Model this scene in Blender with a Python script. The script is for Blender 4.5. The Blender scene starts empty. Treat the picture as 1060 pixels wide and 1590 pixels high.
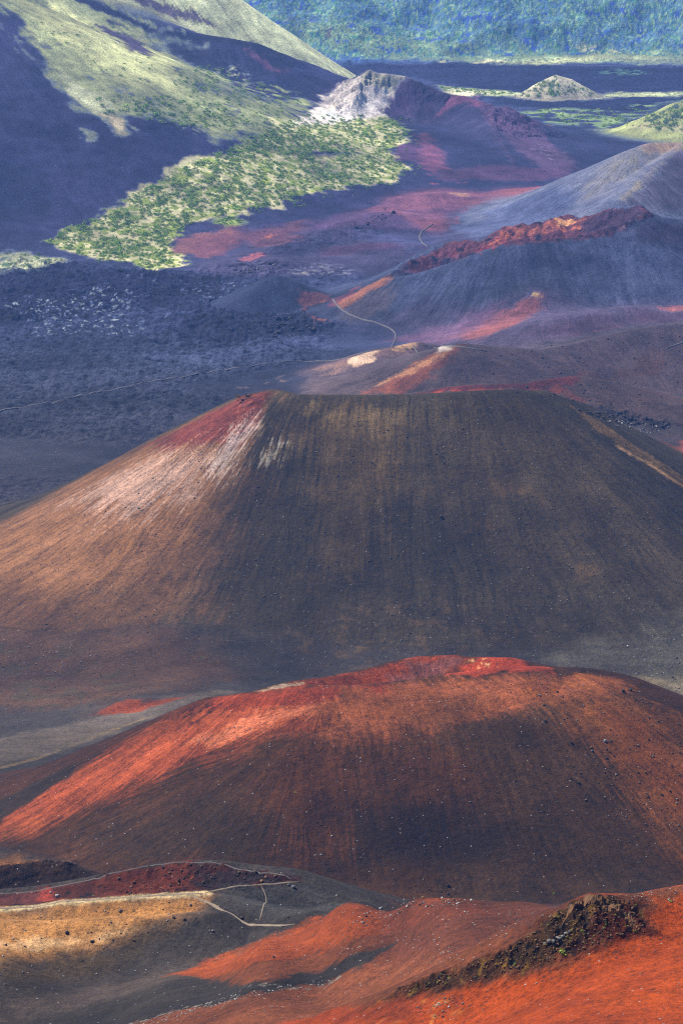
import bpy, math, random, time
import numpy as np
T0 = time.time()
R = math.radians
sc = bpy.context.scene
C = bpy.data.collections.new('scene'); sc.collection.children.link(C)

# ------------------------------------------------------------------ camera
H = 650.0                                  # lookout height above the crater floor
VF, PITCH = 20.0, 14.3
cam_d = bpy.data.cameras.new('camera'); cam = bpy.data.objects.new('camera', cam_d); C.objects.link(cam)
cam.location = (0, 0, H); cam.rotation_euler = (R(90 - PITCH), 0, 0)
cam_d.sensor_fit = 'VERTICAL'; cam_d.angle_y = R(VF)
cam_d.clip_start = 1.0; cam_d.clip_end = 30000
sc.camera = cam
# ------------------------------------------------------------------ light
SUN_EL, SUN_AZ = 51.0, -58.0               # azimuth from +Y, negative = to the left
w = bpy.data.worlds.new('World'); sc.world = w; w.use_nodes = True
nt = w.node_tree; nt.nodes.clear()
sky = nt.nodes.new('ShaderNodeTexSky'); sky.sky_type = 'NISHITA'; sky.sun_disc = False
sky.sun_elevation = R(SUN_EL); sky.sun_rotation = R(SUN_AZ); sky.altitude = 2500
bg = nt.nodes.new('ShaderNodeBackground'); bg.inputs[1].default_value = 0.07
ow = nt.nodes.new('ShaderNodeOutputWorld')
nt.links.new(sky.outputs[0], bg.inputs[0]); nt.links.new(bg.outputs[0], ow.inputs[0])
sd = bpy.data.lights.new('sun', 'SUN'); sd.energy = 5.0; sd.angle = R(0.5); sd.color = (1.0, 0.92, 0.80)
sun = bpy.data.objects.new('sun', sd); C.objects.link(sun)
ce, se = math.cos(R(SUN_EL)), math.sin(R(SUN_EL))
sdir = (math.sin(R(SUN_AZ)) * ce, math.cos(R(SUN_AZ)) * ce, se)
from mathutils import Vector
sun.rotation_euler = Vector(sdir).to_track_quat('Z', 'Y').to_euler(); sun.location = (-800, 0, 2500)
sc.cycles.use_denoising = False; sc.cycles.pixel_filter_type = 'BLACKMAN_HARRIS'; sc.cycles.filter_width = 1.15
sc.cycles.max_bounces = 4; sc.cycles.volume_bounces = 0; sc.cycles.diffuse_bounces = 2
sc.view_settings.view_transform = 'Standard'; sc.view_settings.look = 'None'
sc.view_settings.exposure = 1.14; sc.view_settings.gamma = 1.0
HAZE_D = 0.000035; HAZE_C = (0.14, 0.34, 1.0)

# ------------------------------------------------------------------ helpers
cp, sp = math.cos(R(PITCH)), math.sin(R(PITCH)); TH = math.tan(R(VF / 2))
def ray(px, py):                           # direction of a photo pixel (1060 x 1590), per metre of forward distance
    X = (px - 530) / 795 * TH; Y = -(py - 795) / 795 * TH
    dy = cp + Y * sp; dz = -sp + Y * cp
    return X / dy, dz / dy
def P(px, py, d):
    tx, tz = ray(px, py); return (tx * d, d, H + tz * d)
def PZ(px, d, z):
    tx, _ = ray(px, 795); return (tx * d, d, z)
def pt(a): return P(*a) if len(a) == 3 else PZ(a[0], a[2], a[3])
def lin(h):
    h = h.lstrip('#'); o = []
    for i in (0, 2, 4):
        c = int(h[i:i + 2], 16) / 255; o.append(c / 12.92 if c < .04045 else ((c + .055) / 1.055) ** 2.4)
    return np.array(o, np.float32)

rng = np.random.RandomState(7)
PERM = np.tile(rng.permutation(256), 3).astype(np.int32)
GA = rng.uniform(0, 2 * np.pi, 256); GX = np.cos(GA).astype(np.float32); GY = np.sin(GA).astype(np.float32)
def perlin(x, y):                          # about -0.7..0.7
    xi = np.floor(x); yi = np.floor(y); fx = (x - xi).astype(np.float32); fy = (y - yi).astype(np.float32)
    xi = xi.astype(np.int32) & 255; yi = yi.astype(np.int32) & 255
    u = fx * fx * fx * (fx * (fx * 6 - 15) + 10); v = fy * fy * fy * (fy * (fy * 6 - 15) + 10)
    def g(i, j, dx, dy):
        h = PERM[PERM[i] + j] ; return GX[h] * dx + GY[h] * dy
    i1 = (xi + 1) & 255; j1 = (yi + 1) & 255
    a = g(xi, yi, fx, fy); b = g(i1, yi, fx - 1, fy); c = g(xi, j1, fx, fy - 1); d = g(i1, j1, fx - 1, fy - 1)
    return (a + u * (b - a)) * (1 - v) + (c + u * (d - c)) * v
def fbm(x, y, scale, octv=4, gain=.5, seed=0, ridged=False):
    s = 0; a = 1.0; tot = 0; x = x / scale + seed * 17.3; y = y / scale - seed * 9.7
    for i in range(octv):
        n = perlin(x, y)
        s = s + (a * (1 - 2 * np.abs(n) * 1.4) if ridged else a * n * 1.5); tot += a
        a *= gain; x = x * 2.03 + 5.1; y = y * 2.03 + 3.7
    return (s / tot).astype(np.float32)
def smooth(a, b, x):
    t = np.clip((x - a) / (b - a), 0, 1); return t * t * (3 - 2 * t)

# ------------------------------------------------------------------ terrain grid (a fan, finer near the lookout)
inner = np.linspace(-.145, .145, 840); gr_ = .145 + np.cumsum(np.geomspace(.0004, .022, 64))
tcol = np.concatenate([-gr_[::-1], inner, gr_]).astype(np.float32); NT = len(tcol); TMAX = float(tcol[-1])
def rows():
    r = [390.0]
    while r[-1] < 9300:
        y = r[-1]
        r.append(y + (y / 1500 if y < 1500 else (y / 1300 if y < 2500 else y / 1050)))
    return np.array(r, np.float32)
yrow = rows(); NR = len(yrow)
X = (yrow[:, None] * tcol[None, :]).astype(np.float32); Y = np.repeat(yrow[:, None], NT, 1)
print('grid', NR, NT, NR * NT)

# base ground through control heights (thin plate spline in fan coordinates)
BASE = []
for t in (-250, 100, 530, 900, 1300):
    for d in (2750, 3300, 4200, 5300, 6500): BASE.append(PZ(t, d, 0))
    BASE.append(PZ(t, 2060, 24)); BASE.append(PZ(t, 2400, 6)); BASE.append(PZ(t, 9500, 0))
for a in [(0, 1190, 1600), (250, 1085, 1790), (-200, 1190, 1650), (1060, 1060, 1930), (1250, 1060, 1930), (1060, 1230, 1640, ),
          (100, None, 1250, 150), (530, None, 1250, 147), (1000, None, 1250, 150), (-250, None, 1250, 160), (1300, None, 1250, 150), (530, None, 1500, 110),
          (100, None, 1070, 205), (500, None, 1070, 190), (1000, None, 1070, 190), (1300, None, 1070, 200), (-250, None, 1070, 220),
          (640, None, 900, 262), (900, None, 880, 275), (1060, None, 840, 296), (1300, None, 860, 300),
          (-200, 1500, 900), (0, 1500, 893), (0, 1560, 866), (0, 1590, 852), (200, 1540, 868), (350, 1500, 874), (480, 1445, 888), (545, 1412, 905),
          (270, 1522, 850), (400, 1462, 840), (545, 1407, 826), (640, 1393, 806), (720, 1394, 800), (810, 1398, 788), (900, 1402, 775), (1060, 1380, 735), (1250, 1370, 720),
          (190, 1590, 806), (350, 1545, 800), (500, 1522, 790), (620, 1470, 785), (800, 1440, 745),
          (400, 1590, 715), (590, 1560, 690), (700, 1530, 680), (1060, 1440, 640), (1060, 1500, 590), (1060, 1590, 530), (700, 1590, 620), (1250, 1500, 590),
          (-250, None, 480, 410), (530, None, 480, 428), (1300, None, 480, 436), (-200, None, 650, 345)]:
    BASE.append(pt(a))
for t in (-3400, -1400, 2500, 4400):
    for d, z in ((400, 440), (650, 368), (900, 285), (1250, 160), (1600, 95), (2060, 24), (3000, 0), (5300, 0), (9500, 0)): BASE.append(PZ(t, d, z))
BASE = np.array(BASE)
def fc(x, y): return np.stack([x / y * 7.5, np.log(y / 500.0) * 1.6], -1)
pb = fc(BASE[:, 0], BASE[:, 1]); zb = BASE[:, 2]; n = len(pb)
def U(r2): return np.where(r2 > 1e-12, r2 * np.log(np.maximum(r2, 1e-12)), 0) * .5
K = U(((pb[:, None] - pb[None]) ** 2).sum(-1)) + np.eye(n) * 1e-3
A = np.zeros((n + 3, n + 3)); A[:n, :n] = K; A[:n, n] = 1; A[:n, n + 1:] = pb; A[n:, :n] = A[:n, n:].T
wt = np.linalg.solve(A, np.concatenate([zb, np.zeros(3)]))
def base_coarse():
    tc = tcol[::8]; tc = np.append(tc, tcol[-1]); ri = np.append(np.arange(0, NR - 1, 12), NR - 1)
    yy = yrow[ri]; q = fc(yy[:, None] * tc[None], np.repeat(yy[:, None], len(tc), 1)).reshape(-1, 2)
    v = wt[n] + q @ wt[n + 1:]
    for i in range(n): v = v + wt[i] * U(((q - pb[i]) ** 2).sum(-1))
    v = v.reshape(len(yy), len(tc))
    v = np.stack([np.interp(tcol, tc, r) for r in v])
    o = np.empty((NR, NT), np.float32); f = np.interp(np.arange(NR), ri, np.arange(len(ri)))
    i0 = np.minimum(f.astype(int), len(ri) - 2); fr = (f - i0)[:, None]
    v = v[i0] * (1 - fr) + v[i0 + 1] * fr
    def box(a, k, ax):
        pad = [(0, 0), (0, 0)]; pad[ax] = (k + 1, k); c = np.cumsum(np.pad(a, pad, 'reflect', reflect_type='odd'), ax)
        return (np.take(c, range(2 * k + 1, c.shape[ax]), ax) - np.take(c, range(0, c.shape[ax] - 2 * k - 1), ax)) / (2 * k + 1)
    for _ in range(2): v = box(box(v, 5, 1), 8, 0)
    return v.astype(np.float32)
Z = base_coarse()
for d in (500, 650, 800, 900, 1250, 1600, 2060, 3000, 5000, 8000):
    i = np.searchsorted(yrow, d); print('base', d, [round(float(Z[i, j])) for j in (0, 64, 300, 480, 660, 900, NT - 1)])

# ------------------------------------------------------------------ landforms: ridge lines that shed talus
def envelope(crests, s, rnd, r0, r1):
    """highest of the talus sheets shed by every crest segment, plus flow coordinates"""
    x = X[r0:r1]; y = Y[r0:r1]
    best = np.full(x.shape, -1e9, np.float32); bu = np.zeros(x.shape, np.float32); bd = np.zeros(x.shape, np.float32)
    for ci, cr in enumerate(crests):
        acc = ci * 700.0
        for a, b in zip(cr[:-1], cr[1:]):
            dx, dy = b[0] - a[0], b[1] - a[1]; L = math.hypot(dx, dy)
            if L < 1e-3: continue
            ux, uy = dx / L, dy / L; k = (b[2] - a[2]) / L; ss = max(s, abs(k) * 1.05)
            px = x - a[0]; py = y - a[1]; al = px * ux + py * uy; h = px * uy - py * ux
            t = np.clip(al + np.abs(h) * (k / math.sqrt(ss * ss - k * k)), 0, L)
            qx = px - t * ux; qy = py - t * uy; d = np.sqrt(qx * qx + qy * qy)
            z = a[2] + k * t - ss * (np.sqrt(d * d + rnd * rnd) - rnd)
            m = z > best
            best[m] = z[m]; bd[m] = d[m]
            bu[m] = (acc + t - 110 * np.arctan2(qx, -qy))[m]
            acc += L
    return best, bu, bd
def smax(a, b, k):
    h = np.maximum(k - np.abs(a - b), 0) / k
    return np.maximum(a, b) + h * h * k * .25

FORMS = []
def form(name, crests, s=.5, rnd=5, k=25, na=0, ns=60, flow=1.0, gul=0, merge=False):
    FORMS.append(dict(name=name, crests=[[pt(a) for a in c] for c in crests], s=s, rnd=rnd, k=k, na=na, ns=ns, flow=flow, gul=gul, merge=merge))
# far side of the crater
form('crater_wall', [[(-3800, None, 7300, 520), (-300, None, 7700, 520), (400, None, 7650, 540), (900, None, 7800, 560), (1400, None, 7600, 560), (4800, None, 7300, 540)]], s=.58, rnd=60, k=70, na=85, ns=420, flow=0, gul=0)
form('crater_wall', [[(1180, 60, 7000), (1330, -60, 7300), (1500, -100, 7500)], [(560, -60, 7250), (530, 20, 7050), (470, 60, 6900)], [(780, -90, 7350), (800, 20, 7120)]], s=.42, rnd=60, k=60, na=36, ns=200, flow=0, gul=0)
form('small_cinder_cone', [[(845, 124, 6000), (862, 116, 6010), (880, 121, 6010)], [(885, 122, 6010), (925, 145, 6020)]], s=.66, rnd=4, k=10, na=4, ns=40, flow=.4)
form('shrubby_hill', [[(1300, 125, 5450), (1120, 138, 5380), (1062, 156, 5350), (1025, 178, 5310)]], s=.5, rnd=12, k=22, na=6, ns=50, flow=.4)
# the grassy mountain on the left
form('mountain_ridge', [[(545, 115, 5480), (500, 86, 5460), (440, 46, 5440), (370, 0, 5420), (150, -150, 5520), (-300, -400, 5750)]], s=.72, rnd=8, k=20, na=4, ns=90, flow=.7)
form('mountain_slope', [[(522, 122, 5400), (487, 118, 5340), (440, 106, 5230), (395, 66, 5200), (300, 50, 5220), (180, 8, 5280), (40, -50, 5330), (-300, -260, 5350)],
                        [(395, 66, 5200), (420, 98, 5170)]], s=.42, rnd=8, k=22, na=9, ns=110, flow=.8, gul=4)
form('mountain_slope', [[(-60, -30, 4760), (-140, 30, 4600), (-190, 140, 4450), (-230, 250, 4300)]], s=.42, rnd=25, k=90, na=8, ns=140, flow=.7)
form('mountain_slope', [[(20, 90, 4900), (110, 190, 4700), (190, 215, 4560)]], s=.3, rnd=20, k=40, na=6, ns=90, flow=.7)
# shrubby apron
form('shrubby_slope', [[(350, 190, 5000), (500, 185, 4980), (600, 190, 4950)], [(450, 240, 4700), (590, 235, 4720)]], s=.13, rnd=30, k=14, na=4, ns=110, flow=.2)
# middle ground
form('rocky_hill', [[(475, 182, 4970), (530, 132, 5060), (570, 111, 5100), (628, 118, 5100), (660, 134, 5080), (695, 152, 5060)], [(570, 111, 5100), (545, 150, 4990)]], s=.62, rnd=5, k=12, na=7, ns=45, flow=.7, gul=3)
form('cinder_hill', [[(640, 178, 5120), (690, 153, 5080), (720, 149, 5060), (745, 158, 5030), (760, 165, 5030)],
                     [(752, 170, 5030), (785, 165, 5080), (812, 190, 5060), (850, 215, 5010), (900, 262, 4850)],
                     [(720, 150, 5060), (765, 205, 4880), (805, 262, 4720)]], s=.52, rnd=6, k=26, na=5, ns=60, flow=.9, gul=2)
form('grey_cone', [[(985, 232, 4260), (1010, 222, 4290), (1060, 221, 4300), (1150, 235, 4330), (1240, 215, 4400)], [(1060, 222, 4290), (1010, 262, 4180), (960, 310, 4080)]], s=.46, rnd=8, k=40, na=3, ns=80, flow=.9, gul=1.5)
form('red_hump', [[(285, 372, 4060), (318, 352, 4110), (350, 351, 4110), (372, 360, 4090)], [(395, 362, 4100), (430, 360, 4110)]], s=.48, rnd=8, k=10, na=2, ns=40, flow=.7)
form('red_hump', [[(500, 345, 4230), (560, 328, 4300), (620, 310, 4380), (690, 298, 4420), (725, 302, 4420)], [(600, 330, 4250), (520, 352, 4180)]], s=.2, rnd=10, k=12, na=3, ns=60, flow=.7)
form('red_hump', [[(715, 345, 4250), (770, 312, 4400), (820, 292, 4450), (845, 290, 4450)]], s=.26, rnd=8, k=14, na=2, ns=60, flow=.7)
form('low_hump', [[(500, 385, 3980), (560, 379, 4000), (620, 377, 4010), (655, 384, 4000)], [(560, 400, 3900), (600, 398, 3900)]], s=.2, rnd=10, k=10, na=3, ns=40, flow=.5)
form('low_hump', [[(420, 398, 3900), (470, 385, 3950), (520, 360, 4080)]], s=.14, rnd=10, k=9, na=4, ns=40, flow=.5)
form('low_hump', [[(735, 372, 4050), (780, 352, 4120), (830, 344, 4150), (865, 352, 4120)]], s=.22, rnd=10, k=10, na=2, ns=60, flow=.7)
# the dark cone with the torn red crater rim
form('dark_cone', [[(535, 468, 3560), (570, 448, 3545), (600, 434, 3535), (650, 424, 3530), (700, 408, 3535), (740, 395, 3540), (780, 380, 3550), (850, 374, 3560), (900, 371, 3570), (945, 360, 3590), (980, 345, 3610), (1003, 334, 3640), (1060, 341, 3660), (1150, 330, 3700), (1300, 350, 3700)],
                   [(600, 434, 3535), (640, 408, 3600), (680, 386, 3640), (705, 378, 3645), (760, 383, 3630), (785, 356, 3680), (832, 351, 3690), (845, 356, 3680), (868, 337, 3720), (905, 338, 3725), (925, 345, 3700), (945, 327, 3700), (985, 320, 3700), (1003, 334, 3640)]], s=.5, rnd=5, k=30, na=3, ns=35, flow=1.0, gul=1.5)
form('cinder_tongue', [[(700, 520, 3390), (760, 492, 3420), (800, 474, 3440), (838, 455, 3455)]], s=.3, rnd=8, k=18, na=2, ns=60, flow=.8)
form('cinder_tongue', [[(820, 505, 3300), (880, 486, 3330), (960, 477, 3350), (1060, 473, 3360), (1200, 470, 3380)]], s=.28, rnd=10, k=20, na=2, ns=60, flow=.8)
form('small_dome', [[(398, 446, 3590), (415, 432, 3610), (432, 428, 3615), (455, 436, 3605), (480, 452, 3590), (505, 464, 3575)]], s=.5, rnd=6, k=5, na=1.5, ns=30, flow=.8)
form('brown_hill', [[(566, 608, 3040), (640, 568, 3060), (690, 543, 3080), (716, 534, 3090), (770, 538, 3110), (840, 543, 3130), (900, 532, 3160), (980, 512, 3200), (1060, 500, 3220), (1200, 480, 3250)]], s=.33, rnd=8, k=24, na=4, ns=100, flow=.7, gul=1)
form('brown_hill', [[(640, 612, 2800), (700, 602, 2800), (740, 597, 2805), (810, 596, 2815), (860, 588, 2830), (900, 584, 2840)]], s=.3, rnd=8, k=14, na=2, ns=50, flow=.6)
form('low_hump', [[(880, 668, 2620), (940, 672, 2620), (980, 682, 2600), (1030, 700, 2560), (1100, 705, 2560)], [(1040, 683, 2680), (1160, 690, 2680)]], s=.25, rnd=6, k=8, na=1.5, ns=40, flow=.6)
form('sand_patch_ridge', [[(535, 566, 3150), (560, 552, 3160), (600, 541, 3190), (650, 531, 3220)]], s=.34, rnd=6, k=6, na=1, ns=40, flow=.5)
# the big cone
form('big_cinder_cone', [[(374, 622, 2290), (400, 611, 2263), (425, 605, 2245), (452, 611, 2235), (480, 613, 2231), (560, 614, 2227), (650, 613, 2227), (740, 608, 2233), (790, 605.5, 2243), (835, 607, 2263), (880, 621, 2290)],
                         [(374, 622, 2290), (430, None, 2395, 118), (600, None, 2435, 102), (800, None, 2405, 112), (880, 621, 2290)]], s=.57, rnd=14, k=85, na=2.0, ns=70, flow=1.0, gul=1.0)
form('low_hump', [[(160, 1106, 1760), (185, 1096, 1768), (205, 1089, 1775), (230, 1086, 1780)]], s=.4, rnd=3, k=4, na=.8, ns=12, flow=.5)
# the red cone
form('red_cinder_cone', [[(330, 1084, 1392), (400, 1076, 1380), (480, 1069, 1376), (540, 1071, 1374), (600, 1066, 1380), (700, 1052, 1394), (780, 1046, 1404), (850, 1043, 1415), (900, 1044, 1424), (960, 1056, 1430), (978, 1064, 1425)],
                         [(400, 1075, 1385), (450, 1059, 1412), (510, 1051, 1425), (560, 1043, 1436), (610, 1029, 1446), (650, 1020.5, 1452), (700, 1018.5, 1452), (738, 1022, 1445), (790, 1022, 1445), (830, 1032, 1438), (860, 1040, 1430), (900, 1044, 1424)]], s=.53, rnd=4, k=30, na=1.6, ns=40, flow=1.0, gul=.8)
form('red_cinder_cone', [[(470, 1149, 1331), (540, 1147, 1333), (620, 1142, 1337), (700, 1131, 1343), (780, 1111, 1355), (860, 1088, 1373), (930, 1070, 1398)], [(500, 1110, 1354), (600, 1104, 1358), (720, 1092, 1366), (820, 1070, 1386)], [(540, 1130, 1342), (620, 1124, 1346), (700, 1114, 1352)]], s=.5, rnd=14, k=26, na=1.2, ns=40, flow=1.0, gul=.6, merge=True)
form('rock_ledge', [[(-80, 1356, 1120), (10, 1347, 1120), (60, 1340, 1122), (98, 1340, 1118)]], s=.55, rnd=1.5, k=5, na=1.0, ns=8, flow=.3)
# the near ridge with the path and its small crater
form('path_ridge', [[(-150, 1400, 1015), (0, 1386, 1012), (60, 1380, 1012), (120, 1369, 1010), (180, 1355, 1008), (240, 1342, 1006), (290, 1336, 1005), (340, 1338, 1003), (400, 1352, 998), (450, 1366, 988), (470, 1370, 984), (545, 1401, 968), (620, 1440, 950)]], s=.62, rnd=1.5, k=9, na=.8, ns=18, flow=.7)
form('path_ridge', [[(-150, 1418, 962), (0, 1410, 962), (60, 1407, 962), (110, 1398, 960), (200, 1393, 958), (290, 1386, 957), (320, 1385, 957), (400, 1371, 972), (455, 1366, 984)],
                    [(320, 1386, 957), (420, 1412, 940), (480, 1420, 930)], [(0, 1440, 935), (200, 1425, 938), (330, 1418, 935)]], s=.46, rnd=4, k=16, na=.8, ns=30, flow=.5)
form('foreground_ridge', [[(592, 1554, 662), (650, 1530, 655), (700, 1512, 650), (770, 1487, 645), (820, 1462, 640), (850, 1440, 636), (880, 1412, 634), (930, 1392, 632), (990, 1391, 635), (1060, 1379, 640), (1250, 1370, 650)]], s=.75, rnd=6, k=12, na=.8, ns=12, flow=.0)

names = []; OWN = np.zeros((NR, NT), np.int16); names.append('crater_floor')
FU = X.copy(); FV = Y.copy(); FS = np.full((NR, NT), .03, np.float32); DW = np.zeros((NR, NT), np.float32)
for i, f in enumerate(FORMS):
    pts = np.array([p for c in f['crests'] for p in c]); zm = pts[:, 2].max(); reach = (zm + 80) / f['s'] + f['k'] / f['s'] + 30
    if f['s'] < .25: reach = min(reach, 500)
    r0 = max(0, np.searchsorted(yrow, pts[:, 1].min() - reach)); r1 = min(NR, np.searchsorted(yrow, pts[:, 1].max() + reach))
    h, u, d = envelope(f['crests'], f['s'], f['rnd'], r0, r1)
    if f['na']:
        h = h + f['na'] * fbm(X[r0:r1], Y[r0:r1], f['ns'], 4, .5, i + 3) * smooth(0, f['ns'] * .5, d + f['ns'] * .12)
    if f['gul']:
        h = h - f['gul'] * np.abs(fbm(u, d * .12, 34, 3, .5, i)) * 2 * smooth(4, 90, d)
    z = Z[r0:r1]; nz = smax(z, h, f['k'])
    m = h > z - min(f['k'] * .15, 4)
    names.append(f['name']); oid = len(names) - 1
    if f['merge']: names.pop(); oid -= 1
    OWN[r0:r1][m] = oid
    bl = smooth(-f['k'] * .6, f['k'] * .4, h - z)
    FU[r0:r1] = np.where(m, u, FU[r0:r1]); FV[r0:r1] = np.where(m, d, FV[r0:r1])
    FS[r0:r1] = FS[r0:r1] * (1 - bl) + bl * f['flow']; DW[r0:r1] = np.where(m, d, DW[r0:r1])
    Z[r0:r1] = nz
print('forms', time.time() - T0)

# ------------------------------------------------------------------ looking things up on the ground
def update_vis():
    global EL, VIS, CM
    EL = (Z - H) / Y; CM = np.maximum.accumulate(EL, 0)
    VIS = EL >= CM - 1e-5
def colf(tx): return np.interp(tx, tcol, np.arange(NT))
def hit(px, py, own=None):
    """ground point seen at a photo pixel (nearest visible point of the given landforms)"""
    tx, tz = ray(px, py); j = int(round(np.clip(colf(tx), 0, NT - 1)))
    if own is None:
        r = np.searchsorted(CM[:, j], tz); r = min(r, NR - 1)
        if r > 0:
            a, b = CM[r - 1, j], CM[r, j]; f = (tz - a) / (b - a) if b > a and EL[r - 1, j] >= a - 1e-5 else 1
            f = min(max(f, 0), 1); y = yrow[r - 1] + f * (yrow[r] - yrow[r - 1])
        else: y = yrow[0]
        return np.array([tx * y, y])
    ok = VIS[:, j] & np.isin(OWN[:, j], own)
    if not ok.any():
        return hit(px, py)
    e = np.where(ok, np.abs(EL[:, j] - tz), 9); r = int(e.argmin()); y = yrow[r]
    return np.array([tx * y, y])
def rc(x, y):
    fj = colf(x / y); fi = np.interp(y, yrow, np.arange(NR)); return fi, fj
def ground(x, y, arr=None):
    arr = Z if arr is None else arr
    x = np.asarray(x, float); y = np.asarray(y, float)
    fi, fj = rc(x, y); fi = np.clip(fi, 0, NR - 1.001); fj = np.clip(fj, 0, NT - 1.001)
    i = fi.astype(int); j = fj.astype(int); a = fi - i; b = fj - j
    return (arr[i, j] * (1 - a) + arr[i + 1, j] * a) * (1 - b) + (arr[i, j + 1] * (1 - a) + arr[i + 1, j + 1] * a) * b
def idx(*nm):
    o = []
    for q in nm: o += ([q] if isinstance(q, int) else [i for i, x in enumerate(names) if x == q])
    return o
update_vis()

# ------------------------------------------------------------------ painting minerals, haze tints and roughness onto the ground plan
def seg_dist(x, y, a, b):
    dx, dy = b[0] - a[0], b[1] - a[1]; L2 = dx * dx + dy * dy + 1e-9
    t = np.clip(((x - a[0]) * dx + (y - a[1]) * dy) / L2, 0, 1)
    return np.hypot(x - a[0] - t * dx, y - a[1] - t * dy)
def dense(poly, closed, step=50):
    o = []; q = list(poly) + ([poly[0]] if closed else [])
    for a, b in zip(q[:-1], q[1:]):
        n_ = max(1, int(math.hypot(b[0] - a[0], b[1] - a[1]) / step))
        o += [(a[0] + (b[0] - a[0]) * i / n_, a[1] + (b[1] - a[1]) * i / n_) for i in range(n_)]
    return o if closed else o + [q[-1]]
def region(poly, own=None, soft=12, rag=8, streak=0, line=None, seed=0, per=None):
    """soft mask of a ground-plan polygon (or of a line with a width in metres)"""
    ow = idx(*own) if own else None
    w = np.array([hit(px, py, ow) for px, py in dense(poly, line is None)])
    mg = soft + rag + streak + (line or 0)
    r0 = max(0, np.searchsorted(yrow, w[:, 1].min() - mg) - 1); r1 = min(NR, np.searchsorted(yrow, w[:, 1].max() + mg) + 1)
    tt = np.concatenate([(w[:, 0] - mg) / w[:, 1], (w[:, 0] + mg) / w[:, 1]])
    c0 = int(max(0, colf(tt.min()) - 2)); c1 = int(min(NT, colf(tt.max()) + 3))
    if r1 <= r0 or c1 <= c0: return None
    s = (slice(r0, r1), slice(c0, c1)); x = X[s]; y = Y[s]
    d = np.full(x.shape, 1e9, np.float32)
    pts = list(w) + ([w[0]] if line is None else [])
    for a, b in zip(pts[:-1], pts[1:]): d = np.minimum(d, seg_dist(x, y, a, b))
    if line is None:
        ins = np.zeros(x.shape, bool)
        for a, b in zip(pts[:-1], pts[1:]):
            if a[1] == b[1]: continue
            ins ^= ((a[1] > y) != (b[1] > y)) & (x < (b[0] - a[0]) * (y - a[1]) / (b[1] - a[1]) + a[0])
        d = np.where(ins, d, -d)
    else: d = line - d
    if rag: d = d + rag * 1.6 * fbm(x, y, max(rag * 2.2, 2), 4, .55, 11 + seed)
    if streak: d = d + streak * 1.6 * fbm(FU[s], FV[s] * .07, per or max(streak * .5, 2.5), 3, .6, 31 + seed)
    m = smooth(-soft, soft, d)
    if ow is not None: m = m * np.isin(OWN[s], ow)
    return s, m.astype(np.float32)

def rough(poly, amp, scale, own=None, soft=25, rag=20, ridged=True, bias=.3):
    q = region(poly, own, soft, rag)
    if q is None: return
    s, m = q; n = fbm(X[s], Y[s], scale, 5, .6, 71, ridged)
    DISP[s] += m * amp * (n - bias)
    RG[s] = np.maximum(RG[s], m)
DISP = np.zeros((NR, NT), np.float32); RG = np.zeros((NR, NT), np.float32)
FLOORS = ['crater_floor', 'low_hump']
# lava flow filling the left of the floor
rough([(-150, 425), (100, 405), (290, 418), (420, 412), (480, 440), (520, 500), (500, 560), (300, 600), (380, 640), (200, 690), (0, 680), (-150, 680)], 5.5, 22, FLOORS)
rough([(-150, 405), (60, 402), (200, 420), (330, 428), (260, 470), (100, 500), (-150, 500)], 8.5, 42, FLOORS)
rough([(250, 500), (330, 460), (420, 478), (500, 490), (510, 520), (420, 530), (300, 540), (220, 530)], 8.5, 36, FLOORS, soft=20)
rough([(-150, 740), (60, 735), (120, 770), (60, 800), (-150, 830)], 3, 24, FLOORS)
rough([(300, 415), (420, 400), (560, 430), (540, 450), (420, 430)], 4.5, 30, FLOORS)
rough([(380, 400), (450, 370), (600, 330), (620, 350), (500, 385)], 3, 26, FLOORS + ['red_hump'])
rough([(820, 200), (1000, 200), (1200, 205), (1200, 240), (880, 245)], 3, 30, ['crater_floor'])
rough([(520, 90), (1300, 90), (1300, 160), (700, 170)], 3, 60, ['crater_floor'])
rough([(905, 640), (1000, 645), (1050, 658), (1010, 668), (940, 655)], 3.5, 11, ['crater_floor', 'brown_hill'], soft=6, rag=6)
rough([(-300, -60), (500, -60), (1400, -60), (1400, 80), (500, 70), (-300, 70)], 16, 260, ['crater_wall'], soft=60, rag=60, bias=.4)
rough([(-300, -60), (500, -60), (1400, -60), (1400, 80), (500, 70), (-300, 70)], 4, 40, ['crater_wall'], soft=60, rag=60, bias=.4)
# torn rocks
rough([(450, 190), (520, 130), (575, 108), (600, 120), (560, 160), (500, 185)], 16, 34, ['rocky_hill'], soft=15)
rough([(640, 120), (700, 155), (690, 165), (620, 150)], 7, 24, ['rocky_hill'], soft=10)
rough([(750, 160), (800, 175), (880, 230), (850, 255), (800, 215), (760, 195)], 8, 30, ['cinder_hill'], soft=15)
rough([(600, 430), (640, 400), (700, 375), (790, 345), (880, 330), (1000, 315), (1010, 335), (945, 362), (880, 371), (780, 380), (700, 405)], 6.5, 44, ['dark_cone'], soft=9, rag=5, bias=.1)
rough([(600, 430), (640, 400), (700, 375), (790, 345), (880, 330), (1000, 315), (1010, 335), (945, 362), (880, 371), (780, 380), (700, 405)], 2.6, 15, ['dark_cone'], soft=7, rag=5, bias=.15)
rough([(365, 615), (385, 614), (400, 625), (372, 632)], 3.5, 8, ['big_cinder_cone'], soft=4, rag=3)
rough([(-60, 1345), (60, 1335), (115, 1337), (110, 1355), (60, 1362), (-60, 1385)], 2.0, 6, None, soft=3, rag=3)
rough([(150, 1358), (240, 1342), (340, 1337), (440, 1362), (380, 1375), (200, 1392)], 1.8, 7, ['path_ridge'], soft=4, rag=3)
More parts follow.
